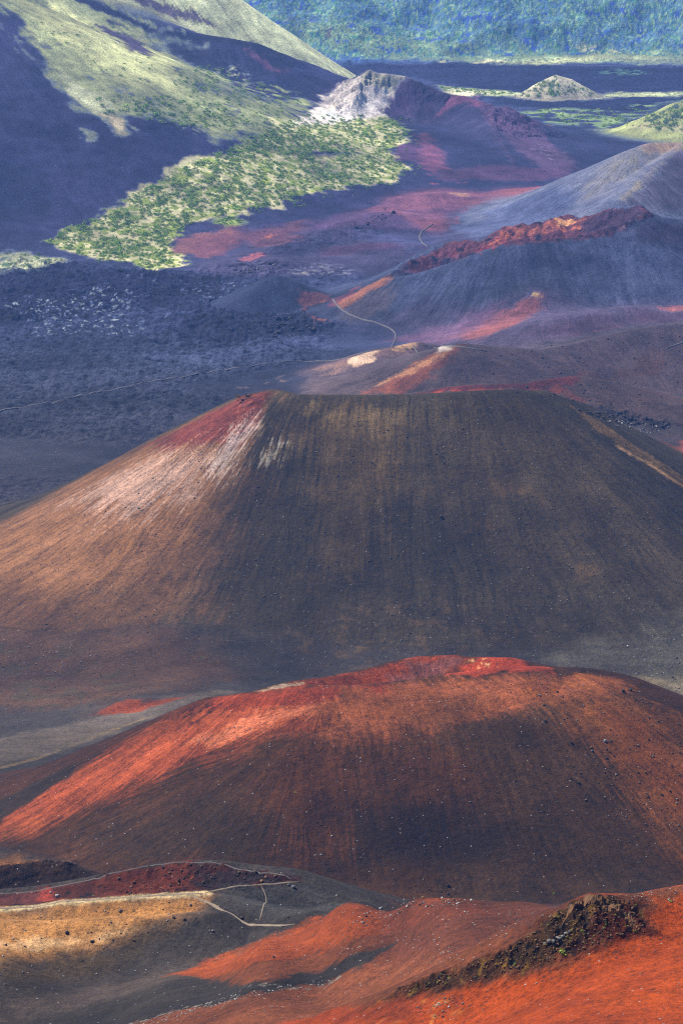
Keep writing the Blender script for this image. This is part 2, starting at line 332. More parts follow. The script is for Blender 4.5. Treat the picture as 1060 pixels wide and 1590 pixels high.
OUTC = [(590, 1553), (640, 1532), (700, 1508), (770, 1484), (810, 1460), (850, 1428), (890, 1402), (930, 1390), (985, 1402), (1000, 1428), (1005, 1446), (960, 1456), (880, 1482), (820, 1506), (750, 1520), (700, 1528), (640, 1545)]
rough(OUTC, 2.6, 5, None, soft=4, rag=3, bias=.2)
def raise_(poly, h, soft, rag):
    q = region(poly, None, soft, rag); DISP[q[0]] += q[1] * h
0 and raise_([(852, 1466), (856, 1440), (876, 1415), (905, 1400), (940, 1390), (990, 1398), (1000, 1420), (990, 1438), (945, 1430), (925, 1450), (890, 1468)], .9, 1.2, 1.6)
raise_([(640, 1535), (700, 1508), (770, 1484), (830, 1456), (850, 1470), (780, 1496), (700, 1524)], .9, 1.5, 2)
0 and rough([(830, 1470), (850, 1428), (890, 1402), (930, 1390), (985, 1402), (1000, 1430), (1005, 1450), (940, 1452), (880, 1475)], 2.0, 5, None, soft=3, rag=2, bias=.25)
Z = Z + DISP
Z += (.10 * fbm(X, Y, 6, 3, .6, 5) + .5 * fbm(X, Y, 45, 3, .5, 6)).astype(np.float32) * smooth(400, 1500, Y) * 1.0
update_vis()
print('rough', time.time() - T0)

GAIN = .58
COL = np.zeros((NR, NT, 3), np.float32)
BC = {'crater_floor': '#3c3a46', 'crater_wall': '#64889a', 'small_cinder_cone': '#d6ccb4', 'shrubby_hill': '#a8ae74', 'mountain_ridge': '#e2e4b8', 'mountain_slope': '#393543',
      'shrubby_slope': '#35323f', 'rocky_hill': '#4e3c42', 'cinder_hill': '#443b45', 'grey_cone': '#6c6866', 'red_hump': '#8a4a42', 'low_hump': '#4a3e44', 'dark_cone': '#48474c', 'cinder_tongue': '#5a4a50',
      'small_dome': '#33363c', 'brown_hill': '#5e4e4a', 'sand_patch_ridge': '#5a4a48', 'big_cinder_cone': '#403a34', 'red_cinder_cone': '#4a2a20', 'rock_ledge': '#3c2a25', 'path_ridge': '#4a443f', 'foreground_ridge': '#a8502c'}
for i, nme in enumerate(names): COL[OWN == i] = lin(BC[nme]) * GAIN
for k_ in range(2):
    for ax, rd in ((0, 6), (1, 8)):
        pad = [(0, 0)] * 3; pad[ax] = (rd + 1, rd); c_ = np.cumsum(np.pad(COL, pad, 'edge'), ax, dtype=np.float64)
        COL = ((np.take(c_, range(2 * rd + 1, c_.shape[ax]), ax) - np.take(c_, range(0, c_.shape[ax] - 2 * rd - 1), ax)) / (2 * rd + 1)).astype(np.float32)
def mix(s, m, c):
    COL[s] = COL[s] * (1 - m[..., None]) + m[..., None] * c
def paint(poly, hexc, own=None, soft=12, rag=8, streak=0, a=1.0, line=None, seed=0, per=None, spot=None):
    q = region(poly, own, soft, rag, streak, line, seed, per)
    if q is None: return
    s, m = q
    if spot:                                # break the patch up into spots of the given size; spot=(scale, coverage)
        n = fbm(X[s], Y[s], spot[0], 3, .6, 90 + seed); m = m * smooth(.12, .3, n + (spot[1] - .5) * .9)
    mix(s, m * a, lin(hexc) * GAIN)
exec_paint = True
# --- crater floor, far to near
F = ['crater_floor']
paint([(400, 60), (520, 78), (700, 95), (900, 97), (1300, 100), (1300, 82), (1010, 78), (850, 80), (640, 60), (520, 30)], '#8aa080', F + ['crater_wall'], 30, 30)
paint([(690, 96), (750, 98), (800, 95), (760, 93)], '#c9c4a0', None, 10, 20)
paint([(770, 99), (830, 92), (900, 87), (1000, 86), (1020, 92), (900, 95), (840, 101)], '#a8ad86', None, 20, 25)
paint([(892, 73), (935, 75), (960, 80), (900, 78)], '#cfcaa8', None, 10, 12)
paint([(960, 92), (1300, 84), (1300, 100), (1000, 98)], '#77806c', None, 30, 30)
paint([(480, 96), (700, 100), (900, 103), (1300, 105), (1300, 142), (1000, 143), (930, 140), (800, 146), (690, 128), (560, 112)], '#26242f', F, 25, 30)
paint([(920, 112), (960, 106), (1010, 112), (985, 117)], '#5c7a55', F, 20, 20, spot=(22, .7))
paint([(680, 132), (740, 138), (800, 143), (1000, 143), (1300, 142), (1300, 148), (1000, 150), (800, 150), (740, 148), (700, 150)], '#a4aa84', F, 18, 20)
paint([(690, 140), (740, 142), (765, 146), (730, 150), (700, 150)], '#c9c0a6', F, 12, 14)
paint([(740, 146), (800, 151), (920, 152), (1300, 152), (1300, 172), (1000, 172), (850, 170), (760, 160)], '#25232e', F, 20, 25)
paint([(800, 176), (860, 168), (960, 172), (1300, 166), (1300, 202), (1000, 204), (900, 200), (830, 190)], '#7c9060', F, 25, 40, spot=(60, .75))
paint([(990, 160), (1040, 162), (1010, 168), (980, 168)], '#7c9060', F, 20, 20, spot=(40, .6))
paint([(850, 205), (900, 200), (1300, 202), (1300, 260), (900, 262), (880, 235)], '#2f2d3a', F, 25, 40)
paint([(910, 236), (935, 234), (950, 242), (925, 244)], '#8c9474', F, 14, 14)
# lava field
paint([(-150, 420), (100, 412), (300, 420), (430, 420), (520, 450), (520, 540), (560, 600), (300, 640), (200, 690), (-150, 700)], '#33343c', F, 40, 50)
paint([(-150, 405), (60, 402), (200, 420), (340, 428), (280, 460), (120, 490), (-150, 500)], '#25242c', F + ['shrubby_slope'], 25, 40)
paint([(250, 500), (330, 466), (420, 482), (500, 495), (510, 515), (420, 528), (300, 535)], '#2a2830', F, 20, 30)
paint([(-150, 668), (0, 666), (120, 668), (200, 682), (220, 700), (150, 735), (0, 740), (-150, 745)], '#3c3b43', F, 20, 20)
paint([(-150, 600), (200, 560), (400, 540), (560, 520), (620, 540), (540, 620), (300, 625), (250, 660), (-150, 660)], '#40434f', F, 50, 50, a=.7)
for k, pl in enumerate([[(-20, 470), (60, 462), (160, 452), (250, 455), (200, 480), (60, 500)], [(60, 480), (180, 470), (260, 490), (200, 520), (60, 520)], [(300, 415), (380, 418), (460, 440), (400, 446), (320, 440)], [(210, 425), (300, 445), (420, 440), (330, 465)]]):
    paint(pl, '#7c838f', F, 25, 50, spot=(9, .42), seed=k)
paint([(445, 425), (480, 412), (530, 412), (560, 418), (520, 428), (470, 430)], '#77706e', F + ['low_hump'], 12, 20, spot=(14, .65))
paint([(380, 400), (440, 375), (520, 345), (600, 322), (625, 345), (560, 372), (480, 390)], '#3b333c', F + ['low_hump', 'red_hump'], 20, 30)
paint([(440, 350), (480, 340), (600, 345), (680, 360), (640, 372), (520, 372)], '#4a3c46', F + ['low_hump', 'red_hump'], 25, 30)
# shrub covered debris apron
AP = [(75, 375), (110, 352), (170, 330), (230, 290), (300, 252), (370, 228), (400, 205), (470, 180), (560, 178), (610, 185), (638, 205), (600, 235), (635, 265), (600, 285), (530, 292), (490, 296), (430, 318), (385, 325), (340, 335), (290, 350), (262, 378), (290, 405), (270, 416), (230, 416), (190, 408), (140, 400), (100, 385)]
AP2 = [(385, 342), (350, 352), (330, 345), (360, 336)]
APOWN = ['crater_floor', 'shrubby_slope', 'mountain_slope', 'cinder_hill', 'rocky_hill', 'red_hump', 'low_hump']
paint(AP, '#c4bc98', APOWN, 7, 26, seed=1)
paint(AP, '#8c9a46', APOWN, 6, 16, seed=1, spot=(20, .72))
paint(AP2, '#9aa860', APOWN, 10, 12)
paint([(-150, 392), (0, 392), (60, 395), (105, 402), (60, 416), (0, 420), (-150, 425)], '#9c9e84', F, 14, 20)
paint([(-150, 392), (0, 392), (60, 395), (105, 402), (60, 416), (0, 420), (-150, 425)], '#55633a', F, 14, 20, spot=(22, .45))
paint([(455, 236), (520, 234), (560, 238), (500, 242)], '#35323f', None, 8, 8)
paint([(470, 241), (500, 240), (515, 244), (480, 245)], '#8a6258', None, 6, 6)

M = ['mountain_slope']
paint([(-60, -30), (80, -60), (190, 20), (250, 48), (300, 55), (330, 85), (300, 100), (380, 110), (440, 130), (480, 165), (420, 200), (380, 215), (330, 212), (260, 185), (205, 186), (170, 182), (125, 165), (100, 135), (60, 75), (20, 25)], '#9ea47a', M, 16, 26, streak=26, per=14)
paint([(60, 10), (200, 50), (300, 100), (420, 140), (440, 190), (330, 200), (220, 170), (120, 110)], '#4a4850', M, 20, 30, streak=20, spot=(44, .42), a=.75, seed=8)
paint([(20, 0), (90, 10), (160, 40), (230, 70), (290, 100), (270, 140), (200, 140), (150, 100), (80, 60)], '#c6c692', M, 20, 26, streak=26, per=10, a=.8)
paint([(95, 120), (150, 140), (185, 170), (196, 205), (180, 205), (150, 175), (110, 150)], '#acae90', M, 10, 18, streak=12)
paint([(160, 178), (185, 182), (196, 205), (184, 206)], '#cbbaa0', M, 5, 8)
paint([(125, 200), (145, 205), (152, 216), (135, 220)], '#8f9480', M, 5, 8)
paint([(150, 20), (250, 70), (240, 90), (200, 80), (150, 50)], '#57503f', M, 10, 22, spot=(30, .5))
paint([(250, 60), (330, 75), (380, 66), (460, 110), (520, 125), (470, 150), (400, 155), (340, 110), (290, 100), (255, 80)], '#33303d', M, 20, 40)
paint([(150, 130), (300, 120), (440, 150), (430, 200), (300, 190), (190, 180)], '#5a5c54', M, 20, 30, spot=(30, .36), a=.7, seed=21)
paint([(155, 38), (220, 60), (235, 85), (200, 80)], '#5a4648', M, 10, 14)
paint([(330, 108), (370, 100), (385, 130), (360, 145), (340, 130)], '#a2a68a', M, 10, 24, spot=(22, .55))
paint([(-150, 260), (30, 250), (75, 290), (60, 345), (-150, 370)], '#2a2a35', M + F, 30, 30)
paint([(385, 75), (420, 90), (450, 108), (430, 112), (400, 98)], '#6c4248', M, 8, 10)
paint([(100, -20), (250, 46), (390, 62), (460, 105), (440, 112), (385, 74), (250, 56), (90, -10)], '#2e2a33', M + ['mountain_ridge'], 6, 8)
paint([(230, -10), (340, 0), (400, 60), (300, 40)], '#cacca2', ['mountain_ridge'], 20, 40, streak=40, per=18)
paint([(300, -40), (420, 60), (540, 120), (540, 105), (370, -10)], '#eeeebe', ['mountain_ridge'], 14, 20, streak=20, a=.8)
paint([(200, -10), (250, 20), (330, 40), (300, 20)], '#6f5a50', ['mountain_ridge'], 8, 14, streak=14)
paint([(300, 130), (400, 120), (480, 150), (475, 200), (390, 222), (300, 200), (250, 185)], '#8c9460', M, 20, 30, spot=(26, .55), seed=12)
# --- far wall, some haze blue mixed into its colours
W = ['crater_wall']
FWN = fbm(X, Y, 70, 4, .6, 55)
for cv, hx, sc_, sd_ in ((.44, '#568a6c', 24, 1), (.38, '#86a888', 11, 2), (.32, '#44588a', 50, 3), (.32, '#9cb890', 8, 4), (.40, '#3c6460', 7, 5)):
    m = smooth(.05, .22, fbm(X, Z * 1.6 + Y * .4, sc_, 4, .6, 66 + sd_) * 1.1 + (cv - .45)) * np.isin(OWN, idx('crater_wall'))
    s_ = (slice(0, NR), slice(0, NT)); mix(s_, m.astype(np.float32), lin(hx) * GAIN)
paint([(430, 0), (480, 20), (530, 60), (500, 60), (450, 25)], '#6a4a4a', W, 12, 26, spot=(40, .4))
# --- little far cones
paint([(795, 150), (860, 118), (900, 135), (930, 150)], '#5d6c40', ['small_cinder_cone', 'crater_floor'], 8, 12, spot=(20, .55))
paint([(985, 200), (1060, 155), (1300, 120), (1300, 205), (1060, 207)], '#55643a', ['shrubby_hill'], 10, 18, spot=(20, .6))
paint([(975, 198), (1000, 203), (1300, 207), (1300, 200), (1020, 196)], '#b3a98a', ['shrubby_hill', 'crater_floor'], 8, 10)
# --- rocky hill and cinder hill
RH = ['rocky_hill', 'mountain_slope']
paint([(455, 190), (500, 150), (545, 120), (575, 108), (628, 118), (610, 140), (590, 180), (540, 188)], '#dccfd2', RH, 8, 14, streak=8)
paint([(560, 112), (625, 116), (625, 135), (590, 140), (560, 130)], '#b0aca0', RH, 8, 14)
paint([(455, 192), (490, 165), (520, 160), (480, 190)], '#eee0dc', RH, 6, 12)
paint([(620, 130), (640, 120), (655, 150), (630, 180), (600, 175)], '#4b3640', RH, 8, 12)
CH = ['cinder_hill', 'crater_floor', 'shrubby_slope']
paint([(655, 165), (690, 153), (740, 149), (770, 172), (740, 166), (720, 160), (680, 168)], '#80484e', CH, 8, 12, streak=6)
paint([(745, 160), (800, 170), (880, 240), (900, 262), (850, 270), (800, 230), (760, 190)], '#62444a', CH, 10, 16)
paint([(648, 212), (662, 208), (680, 235), (692, 262), (665, 270), (648, 250)], '#86484a', CH, 14, 14, streak=10, a=.8)
paint([(610, 225), (640, 225), (650, 250), (615, 250)], '#6b3c46', CH, 10, 12, a=.6)
paint([(690, 262), (760, 255), (880, 268), (860, 282), (760, 280), (680, 278)], '#5d3b44', CH + F, 14, 18)
paint([(745, 165), (765, 200), (800, 262)], '#64444a', CH, 6, 8, line=3, a=.5)
paint([(820, 232), (850, 225), (880, 245), (850, 248)], '#8a7470', CH, 8, 18, a=.6, spot=(14, .5))
# --- red humps and coloured plain
paint([(430, 345), (500, 320), (570, 306), (640, 298), (720, 296), (735, 306), (690, 322), (640, 350), (560, 352), (470, 362)], '#684650', ['red_hump', 'crater_floor', 'low_hump'], 34, 34, a=.8)
paint([(560, 322), (640, 300), (720, 298), (730, 305), (690, 318), (620, 332)], '#864e4c', ['red_hump', 'crater_floor'], 22, 26, seed=3)
paint([(690, 299), (722, 300), (728, 306), (710, 304)], '#b88a78', ['red_hump', 'crater_floor'], 6, 8, a=.7)
paint([(265, 392), (280, 370), (318, 350), (360, 352), (375, 366), (360, 385), (320, 400)], '#84503f', ['red_hump', 'crater_floor'], 10, 12)
paint([(300, 372), (340, 362), (380, 372), (350, 398), (300, 400)], '#6a3a36', ['red_hump', 'crater_floor'], 12, 12, a=.7)
paint([(370, 365), (430, 352), (470, 340), (460, 375), (400, 385)], '#70433f', ['red_hump', 'crater_floor', 'low_hump'], 14, 20)
paint([(395, 375), (420, 358), (436, 362), (415, 380)], '#b06038', ['red_hump', 'crater_floor'], 5, 9, spot=(14, .55))
paint([(370, 402), (400, 392), (415, 396), (390, 406)], '#94504a', None, 4, 6)
paint([(712, 345), (760, 315), (815, 290), (848, 290), (830, 300), (780, 322), (730, 345)], '#8e4a40', ['red_hump', 'crater_floor'], 12, 12)
paint([(660, 285), (700, 278), (740, 280), (700, 286)], '#9a5048', None, 6, 8, spot=(20, .5))
paint([(500, 385), (560, 378), (640, 377), (655, 385), (580, 388), (500, 400)], '#5c3c44', ['low_hump'], 8, 10)
paint([(560, 350), (660, 345), (700, 370), (650, 390), (560, 372)], '#55505e', F + ['low_hump'], 20, 20, a=.7)
paint([(700, 350), (780, 335), (860, 330), (850, 345), (740, 375)], '#59585e', ['low_hump', 'crater_floor', 'grey_cone'], 16, 20)
paint([(590, 300), (700, 280), (840, 280), (800, 292), (640, 300)], '#3b3d4c', F, 18, 18)
# --- grey cone
G = ['grey_cone']
paint([(930, 260), (985, 228), (1060, 222), (1060, 240), (1000, 262), (950, 300), (880, 320)], '#77706a', G, 20, 20, streak=14)
paint([(1060, 225), (1200, 230), (1250, 330), (1060, 330), (975, 320), (1000, 290)], '#584a45', G, 14, 14, streak=16)
paint([(1062, 224), (1030, 250), (990, 290), (965, 310)], '#8a7c6c', G, 8, 9, line=3, a=.7)
paint([(990, 226), (1060, 221), (1050, 232), (1000, 236)], '#8d7566', G, 6, 8)
paint([(740, 330), (860, 292), (900, 300), (860, 340), (780, 345)], '#5a5a60', G + ['crater_floor', 'low_hump'], 16, 16)
# --- dark cone
D = ['dark_cone']
RIM = [(600, 432), (640, 406), (700, 374), (790, 345), (880, 328), (1000, 314), (1012, 336), (945, 364), (880, 373), (780, 382), (700, 407), (640, 424)]
paint(RIM, '#6e3a34', D, 3, 5)
paint(RIM, '#2a1f22', D, 6, 6, spot=(16, .5))
paint([(790, 345), (835, 348), (860, 336), (905, 335), (905, 350), (870, 358), (830, 362), (790, 375), (760, 380)], '#b8664a', D, 4, 6, spot=(14, .85))
paint([(860, 337), (905, 336), (890, 346), (865, 350)], '#e0a070', D, 3, 4)
paint([(735, 392), (765, 372), (800, 355), (800, 372), (765, 390)], '#8f4034', D, 4, 6, spot=(12, .7))
paint([(680, 395), (720, 385), (745, 395), (700, 408), (650, 420)], '#8a3c34', D, 4, 6, spot=(12, .55), seed=4)
paint([(905, 345), (945, 326), (990, 320), (1002, 334), (950, 360), (905, 366)], '#4d3034', D, 4, 6)
paint([(940, 355), (990, 335), (985, 345), (945, 362)], '#8a6a66', D, 3, 5, spot=(10, .6))
paint([(520, 470), (560, 448), (610, 430), (600, 440), (560, 465), (530, 480)], '#a8643c', D, 4, 5, streak=4)
paint([(530, 490), (570, 455), (620, 440), (600, 480), (540, 510)], '#5e5048', D, 8, 8, streak=10)
paint([(505, 465), (540, 455), (560, 440), (545, 462), (515, 475)], '#8e4440', D + F + ['small_dome'], 5, 8, a=.7)
paint([(1000, 340), (1060, 345), (1250, 350), (1250, 400), (1060, 400), (980, 370)], '#46383c', D, 16, 14, streak=10)
paint([(640, 420), (760, 395), (960, 370), (1060, 380), (1060, 420), (800, 430), (620, 450)], '#45464d', D, 14, 20, streak=10, a=.7)
paint([(560, 500), (660, 470), (760, 480), (700, 520), (620, 530)], '#4a4046', D + F, 20, 20)
# --- tongues and brown hills
T = ['cinder_tongue', 'dark_cone', 'crater_floor']
paint([(690, 525), (760, 490), (838, 454), (842, 470), (800, 505), (740, 528)], '#8a4e42', T, 9, 10, streak=8)
paint([(826, 456), (840, 454), (840, 462), (830, 462)], '#b5926a', T, 3, 4)
paint([(600, 530), (700, 500), (780, 470), (760, 500), (690, 535), (640, 540)], '#6e4a50', T, 16, 14, a=.8)
paint([(820, 520), (900, 495), (1000, 485), (1060, 480), (1250, 480), (1250, 500), (1000, 510), (860, 545)], '#5b4248', T, 14, 18)
paint([(880, 545), (960, 525), (920, 555)], '#7c5050', T, 10, 12)
paint([(1020, 478), (1060, 474), (1250, 470), (1250, 480), (1040, 484)], '#a0605a', T, 6, 8)
B = ['brown_hill']
paint([(716, 536), (840, 545), (980, 514), (1250, 490), (1250, 640), (1060, 660), (900, 650), (840, 600), (720, 600)], '#5a4844', B, 16, 20)
paint([(850, 590), (900, 560), (1000, 540), (1060, 560), (1060, 620), (950, 640), (900, 620)], '#5c4238', B, 20, 25, spot=(60, .6))
paint([(560, 612), (640, 568), (690, 542), (716, 534), (712, 548), (670, 580), (620, 612)], '#8e523a', B, 6, 8, streak=8)
paint([(580, 600), (640, 568), (700, 540), (690, 552), (640, 580)], '#c98e62', B, 4, 6, streak=6, a=.8)
paint([(675, 540), (700, 534), (700, 542), (680, 548)], '#cfc0b4', B + ['sand_patch_ridge'], 2, 4)
paint([(640, 612), (700, 600), (800, 596), (900, 582), (890, 598), (800, 606), (860, 612), (660, 616)], '#6a2e2a', B, 5, 8, seed=2)
paint([(670, 615), (740, 606), (780, 608), (740, 616)], '#b04c2c', B, 4, 6)
paint([(820, 606), (870, 600), (900, 622), (860, 625)], '#8a4634', B, 6, 8)
paint([(905, 640), (1000, 645), (1048, 658), (1010, 668), (940, 655)], '#1d1c20', ['crater_floor', 'brown_hill'], 5, 6, spot=(6, .62))
paint([(940, 655), (1000, 655), (1040, 668), (1000, 674)], '#8c9598', ['crater_floor', 'brown_hill'], 4, 6, spot=(4, .4))
paint([(880, 640), (1060, 660), (1250, 660), (1250, 690), (1060, 684), (930, 664)], '#4d4647', F + B, 20, 20)
paint([(1000, 682), (1060, 686), (1250, 690), (1250, 712), (1060, 712), (1020, 694)], '#a04c38', ['low_hump', 'crater_floor'], 6, 8)
paint([(960, 676), (1020, 690), (1060, 715), (1000, 705), (960, 690)], '#5e3a32', ['low_hump', 'crater_floor'], 6, 8)
# --- sandy patches
paint([(480, 575), (540, 556), (600, 540), (680, 532), (640, 552), (590, 575), (520, 582)], '#8a6a5e', ['sand_patch_ridge', 'crater_floor'], 12, 16)
paint([(540, 566), (560, 550), (585, 545), (580, 560), (550, 570)], '#cfae94', ['sand_patch_ridge', 'crater_floor'], 4, 9)
paint([(605, 545), (625, 535), (650, 532), (640, 542)], '#c99d78', ['sand_patch_ridge', 'crater_floor'], 4, 8)
paint([(350, 600), (480, 594), (500, 602), (420, 606)], '#9c7c68', F, 10, 14, a=.7, spot=(20, .5))
# --- small dome
S = ['small_dome', 'crater_floor']
paint([(462, 448), (485, 455), (514, 466), (508, 482), (498, 500), (478, 486), (466, 468)], '#8a5040', S, 5, 8, streak=6)
paint([(495, 475), (505, 480), (515, 495), (500, 492)], '#d07a3c', S, 2, 4)
paint([(395, 450), (430, 430), (460, 445), (460, 480), (420, 485)], '#34383e', ['small_dome'], 6, 6)
# --- the big cone
K = ['big_cinder_cone', 'crater_floor']
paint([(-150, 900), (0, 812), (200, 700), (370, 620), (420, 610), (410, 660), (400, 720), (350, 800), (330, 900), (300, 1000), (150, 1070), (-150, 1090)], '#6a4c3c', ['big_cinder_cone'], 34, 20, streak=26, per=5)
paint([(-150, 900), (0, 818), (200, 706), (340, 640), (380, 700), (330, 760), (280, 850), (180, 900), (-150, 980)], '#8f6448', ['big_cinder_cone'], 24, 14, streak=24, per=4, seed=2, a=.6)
paint([(230, 690), (330, 640), (372, 618), (418, 612), (412, 650), (370, 690), (330, 690), (260, 700)], '#783836', K, 7, 8, streak=8)
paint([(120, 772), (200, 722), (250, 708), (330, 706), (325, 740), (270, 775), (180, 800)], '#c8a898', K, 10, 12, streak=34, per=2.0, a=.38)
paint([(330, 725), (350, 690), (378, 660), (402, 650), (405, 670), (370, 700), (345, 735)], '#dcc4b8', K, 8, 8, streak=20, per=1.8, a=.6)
paint([(372, 618), (395, 614), (392, 650), (376, 655), (368, 640)], '#9a5550', K, 4, 6, streak=6, spot=(10, .6))
paint([(410, 640), (418, 612), (440, 640), (400, 730), (385, 720)], '#302c2a', K, 6, 6, streak=8)
paint([(405, 715), (418, 700), (438, 680), (440, 690), (428, 715), (410, 725)], '#c8c0b2', K, 4, 6, streak=12, per=1.8, a=.6)
paint([(470, 640), (520, 628), (600, 638), (640, 660), (620, 760), (560, 900), (500, 900), (480, 760)], '#5e4d38', K, 10, 12, streak=26, per=3.2, a=.75)
paint([(480, 634), (560, 630), (620, 645), (600, 670), (500, 665)], '#7d6a52', K, 6, 10, streak=14, per=4, a=.55)
paint([(640, 640), (820, 620), (900, 660), (1000, 760), (1100, 900), (1000, 930), (800, 900), (700, 800)], '#4a4038', K, 20, 20, streak=26, per=4, a=.8)
paint([(640, 760), (760, 700), (880, 800), (1000, 900), (850, 900), (700, 850)], '#5b4938', K, 20, 20, streak=20, per=3, a=.7, seed=5, spot=(30, .42))
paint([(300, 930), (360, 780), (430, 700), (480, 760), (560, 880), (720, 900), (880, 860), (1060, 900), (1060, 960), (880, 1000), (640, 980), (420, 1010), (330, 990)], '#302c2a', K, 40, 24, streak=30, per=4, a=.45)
paint([(420, 880), (520, 840), (640, 900), (760, 940), (900, 960), (760, 1000), (560, 960)], '#55443a', K, 16, 16, streak=14, per=2.5, a=.6, spot=(18, .42), seed=7)
paint([(450, 960), (640, 940), (860, 960), (820, 1000), (700, 1015), (500, 1040), (430, 1010)], '#544439', K + F, 16, 18, a=.7, spot=(14, .5), seed=8)
paint([(-150, 930), (0, 900), (140, 960), (330, 1000), (360, 1050), (200, 1090), (60, 1100), (-150, 1100)], '#5b3f34', K + F, 20, 22, streak=10, a=.7)
paint([(-20, 990), (120, 1000), (230, 1060), (180, 1110), (40, 1110), (-20, 1080)], '#46403c', K + F, 18, 22, a=.8, spot=(30, .6), seed=9)
paint([(880, 628), (930, 655), (1000, 700), (1060, 742), (1130, 790), (1060, 760), (990, 712), (920, 665)], '#8a6c4a', K, 1.5, 3, streak=5, per=2.5, a=.55)
paint([(960, 694), (1010, 722), (1062, 756)], '#c09468', K, 2, 2, line=1.6)
# valley floor beside the big cone
V = ['crater_floor', 'big_cinder_cone']
paint([(-150, 1160), (0, 1150), (120, 1120), (200, 1096), (330, 1072), (380, 1075), (300, 1100), (120, 1160), (0, 1190), (-150, 1230)], '#5c555a', V, 10, 10, seed=4)
paint([(860, 1020), (1060, 960), (1250, 940), (1250, 1200), (1060, 1110), (980, 1060)], '#55555a', V, 24, 20)
paint([(990, 1075), (1040, 1055), (1100, 1050), (1150, 1100), (1060, 1095)], '#8a7d68', V, 10, 14, a=.6)
paint([(0, 1190), (80, 1169), (150, 1144), (240, 1112), (200, 1122), (60, 1178), (0, 1195)], '#7d6c58', V, 2, 3, a=.8)
paint([(150, 1110), (200, 1085), (220, 1092), (240, 1086), (300, 1080), (220, 1105)], '#7d3a26', ['low_hump', 'crater_floor'], 3, 5)
# --- the red cone
Q = ['red_cinder_cone']
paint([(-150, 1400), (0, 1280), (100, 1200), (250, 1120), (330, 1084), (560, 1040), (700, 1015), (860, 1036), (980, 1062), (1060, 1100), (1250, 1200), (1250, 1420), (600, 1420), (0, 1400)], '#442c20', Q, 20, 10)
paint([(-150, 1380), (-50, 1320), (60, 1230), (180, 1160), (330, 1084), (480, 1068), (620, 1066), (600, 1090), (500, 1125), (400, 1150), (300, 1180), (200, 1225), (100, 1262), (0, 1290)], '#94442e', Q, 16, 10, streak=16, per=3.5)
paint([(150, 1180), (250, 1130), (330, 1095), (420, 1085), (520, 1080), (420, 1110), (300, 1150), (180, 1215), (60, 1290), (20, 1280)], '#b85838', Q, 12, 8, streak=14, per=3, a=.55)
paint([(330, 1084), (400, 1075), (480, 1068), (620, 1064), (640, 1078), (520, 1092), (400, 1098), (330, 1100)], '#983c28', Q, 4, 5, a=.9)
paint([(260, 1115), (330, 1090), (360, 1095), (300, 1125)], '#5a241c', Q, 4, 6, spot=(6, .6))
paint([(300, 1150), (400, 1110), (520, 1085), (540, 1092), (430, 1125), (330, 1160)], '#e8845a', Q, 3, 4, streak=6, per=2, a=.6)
paint([(540, 1070), (640, 1060), (800, 1046), (960, 1056), (940, 1085), (860, 1092), (780, 1110), (700, 1130), (600, 1144), (480, 1150), (500, 1100)], '#905036', Q, 7, 8, streak=7)
paint([(600, 1120), (620, 1095), (700, 1090), (820, 1092), (740, 1115), (680, 1135), (610, 1140)], '#5a3a2c', Q, 10, 12, a=.6)
paint([(800, 1055), (900, 1045), (975, 1065), (960, 1100), (880, 1110), (820, 1080)], '#96552e', Q, 6, 8, spot=(12, .7))
paint([(450, 1060), (560, 1042), (650, 1019), (700, 1017), (740, 1021), (700, 1040), (600, 1060), (470, 1067)], '#8a3c2a', Q, 3, 4)
paint([(610, 1052), (640, 1030), (690, 1022), (722, 1024), (690, 1044), (640, 1060)], '#7d4a50', Q, 3, 5, streak=3, per=1.5)
paint([(720, 1030), (745, 1020), (800, 1022), (860, 1038), (860, 1044), (760, 1046), (690, 1050)], '#a8402a', Q, 3, 5)
paint([(722, 1022), (752, 1022), (770, 1036), (740, 1036)], '#d89a6a', Q, 2, 3, spot=(4, .6))
paint([(395, 1074), (440, 1062), (470, 1060), (440, 1068)], '#b89c84', Q, 2, 2)
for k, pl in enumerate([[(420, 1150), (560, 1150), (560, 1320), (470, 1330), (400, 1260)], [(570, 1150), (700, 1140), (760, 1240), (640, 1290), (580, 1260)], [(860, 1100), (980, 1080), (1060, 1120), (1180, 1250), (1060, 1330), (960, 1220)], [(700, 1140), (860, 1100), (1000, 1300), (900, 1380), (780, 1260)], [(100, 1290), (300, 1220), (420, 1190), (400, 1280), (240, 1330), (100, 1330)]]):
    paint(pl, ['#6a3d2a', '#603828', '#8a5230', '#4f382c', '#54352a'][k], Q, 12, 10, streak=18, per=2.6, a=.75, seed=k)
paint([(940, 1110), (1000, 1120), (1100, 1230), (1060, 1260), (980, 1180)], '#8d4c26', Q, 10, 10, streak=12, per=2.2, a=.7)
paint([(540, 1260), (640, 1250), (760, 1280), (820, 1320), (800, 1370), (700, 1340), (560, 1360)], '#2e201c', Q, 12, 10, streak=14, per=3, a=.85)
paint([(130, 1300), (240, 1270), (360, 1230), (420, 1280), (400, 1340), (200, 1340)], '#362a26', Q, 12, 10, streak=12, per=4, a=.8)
paint([(-100, 1250), (0, 1240), (80, 1200), (160, 1165), (100, 1210), (20, 1260), (-100, 1330)], '#33282a', Q + F, 4, 6)
paint([(400, 1370), (560, 1360), (720, 1350), (820, 1370), (780, 1395), (600, 1400), (440, 1390)], '#5a3a2a', Q + F, 12, 12, a=.7)
paint([(700, 1350), (820, 1340), (960, 1340), (1060, 1370), (1060, 1400), (740, 1400)], '#4a352c', Q + F, 14, 14)
paint([(830, 1385), (780, 1370), (700, 1395), (860, 1405)], '#33292a', F + Q, 8, 8, a=.7)
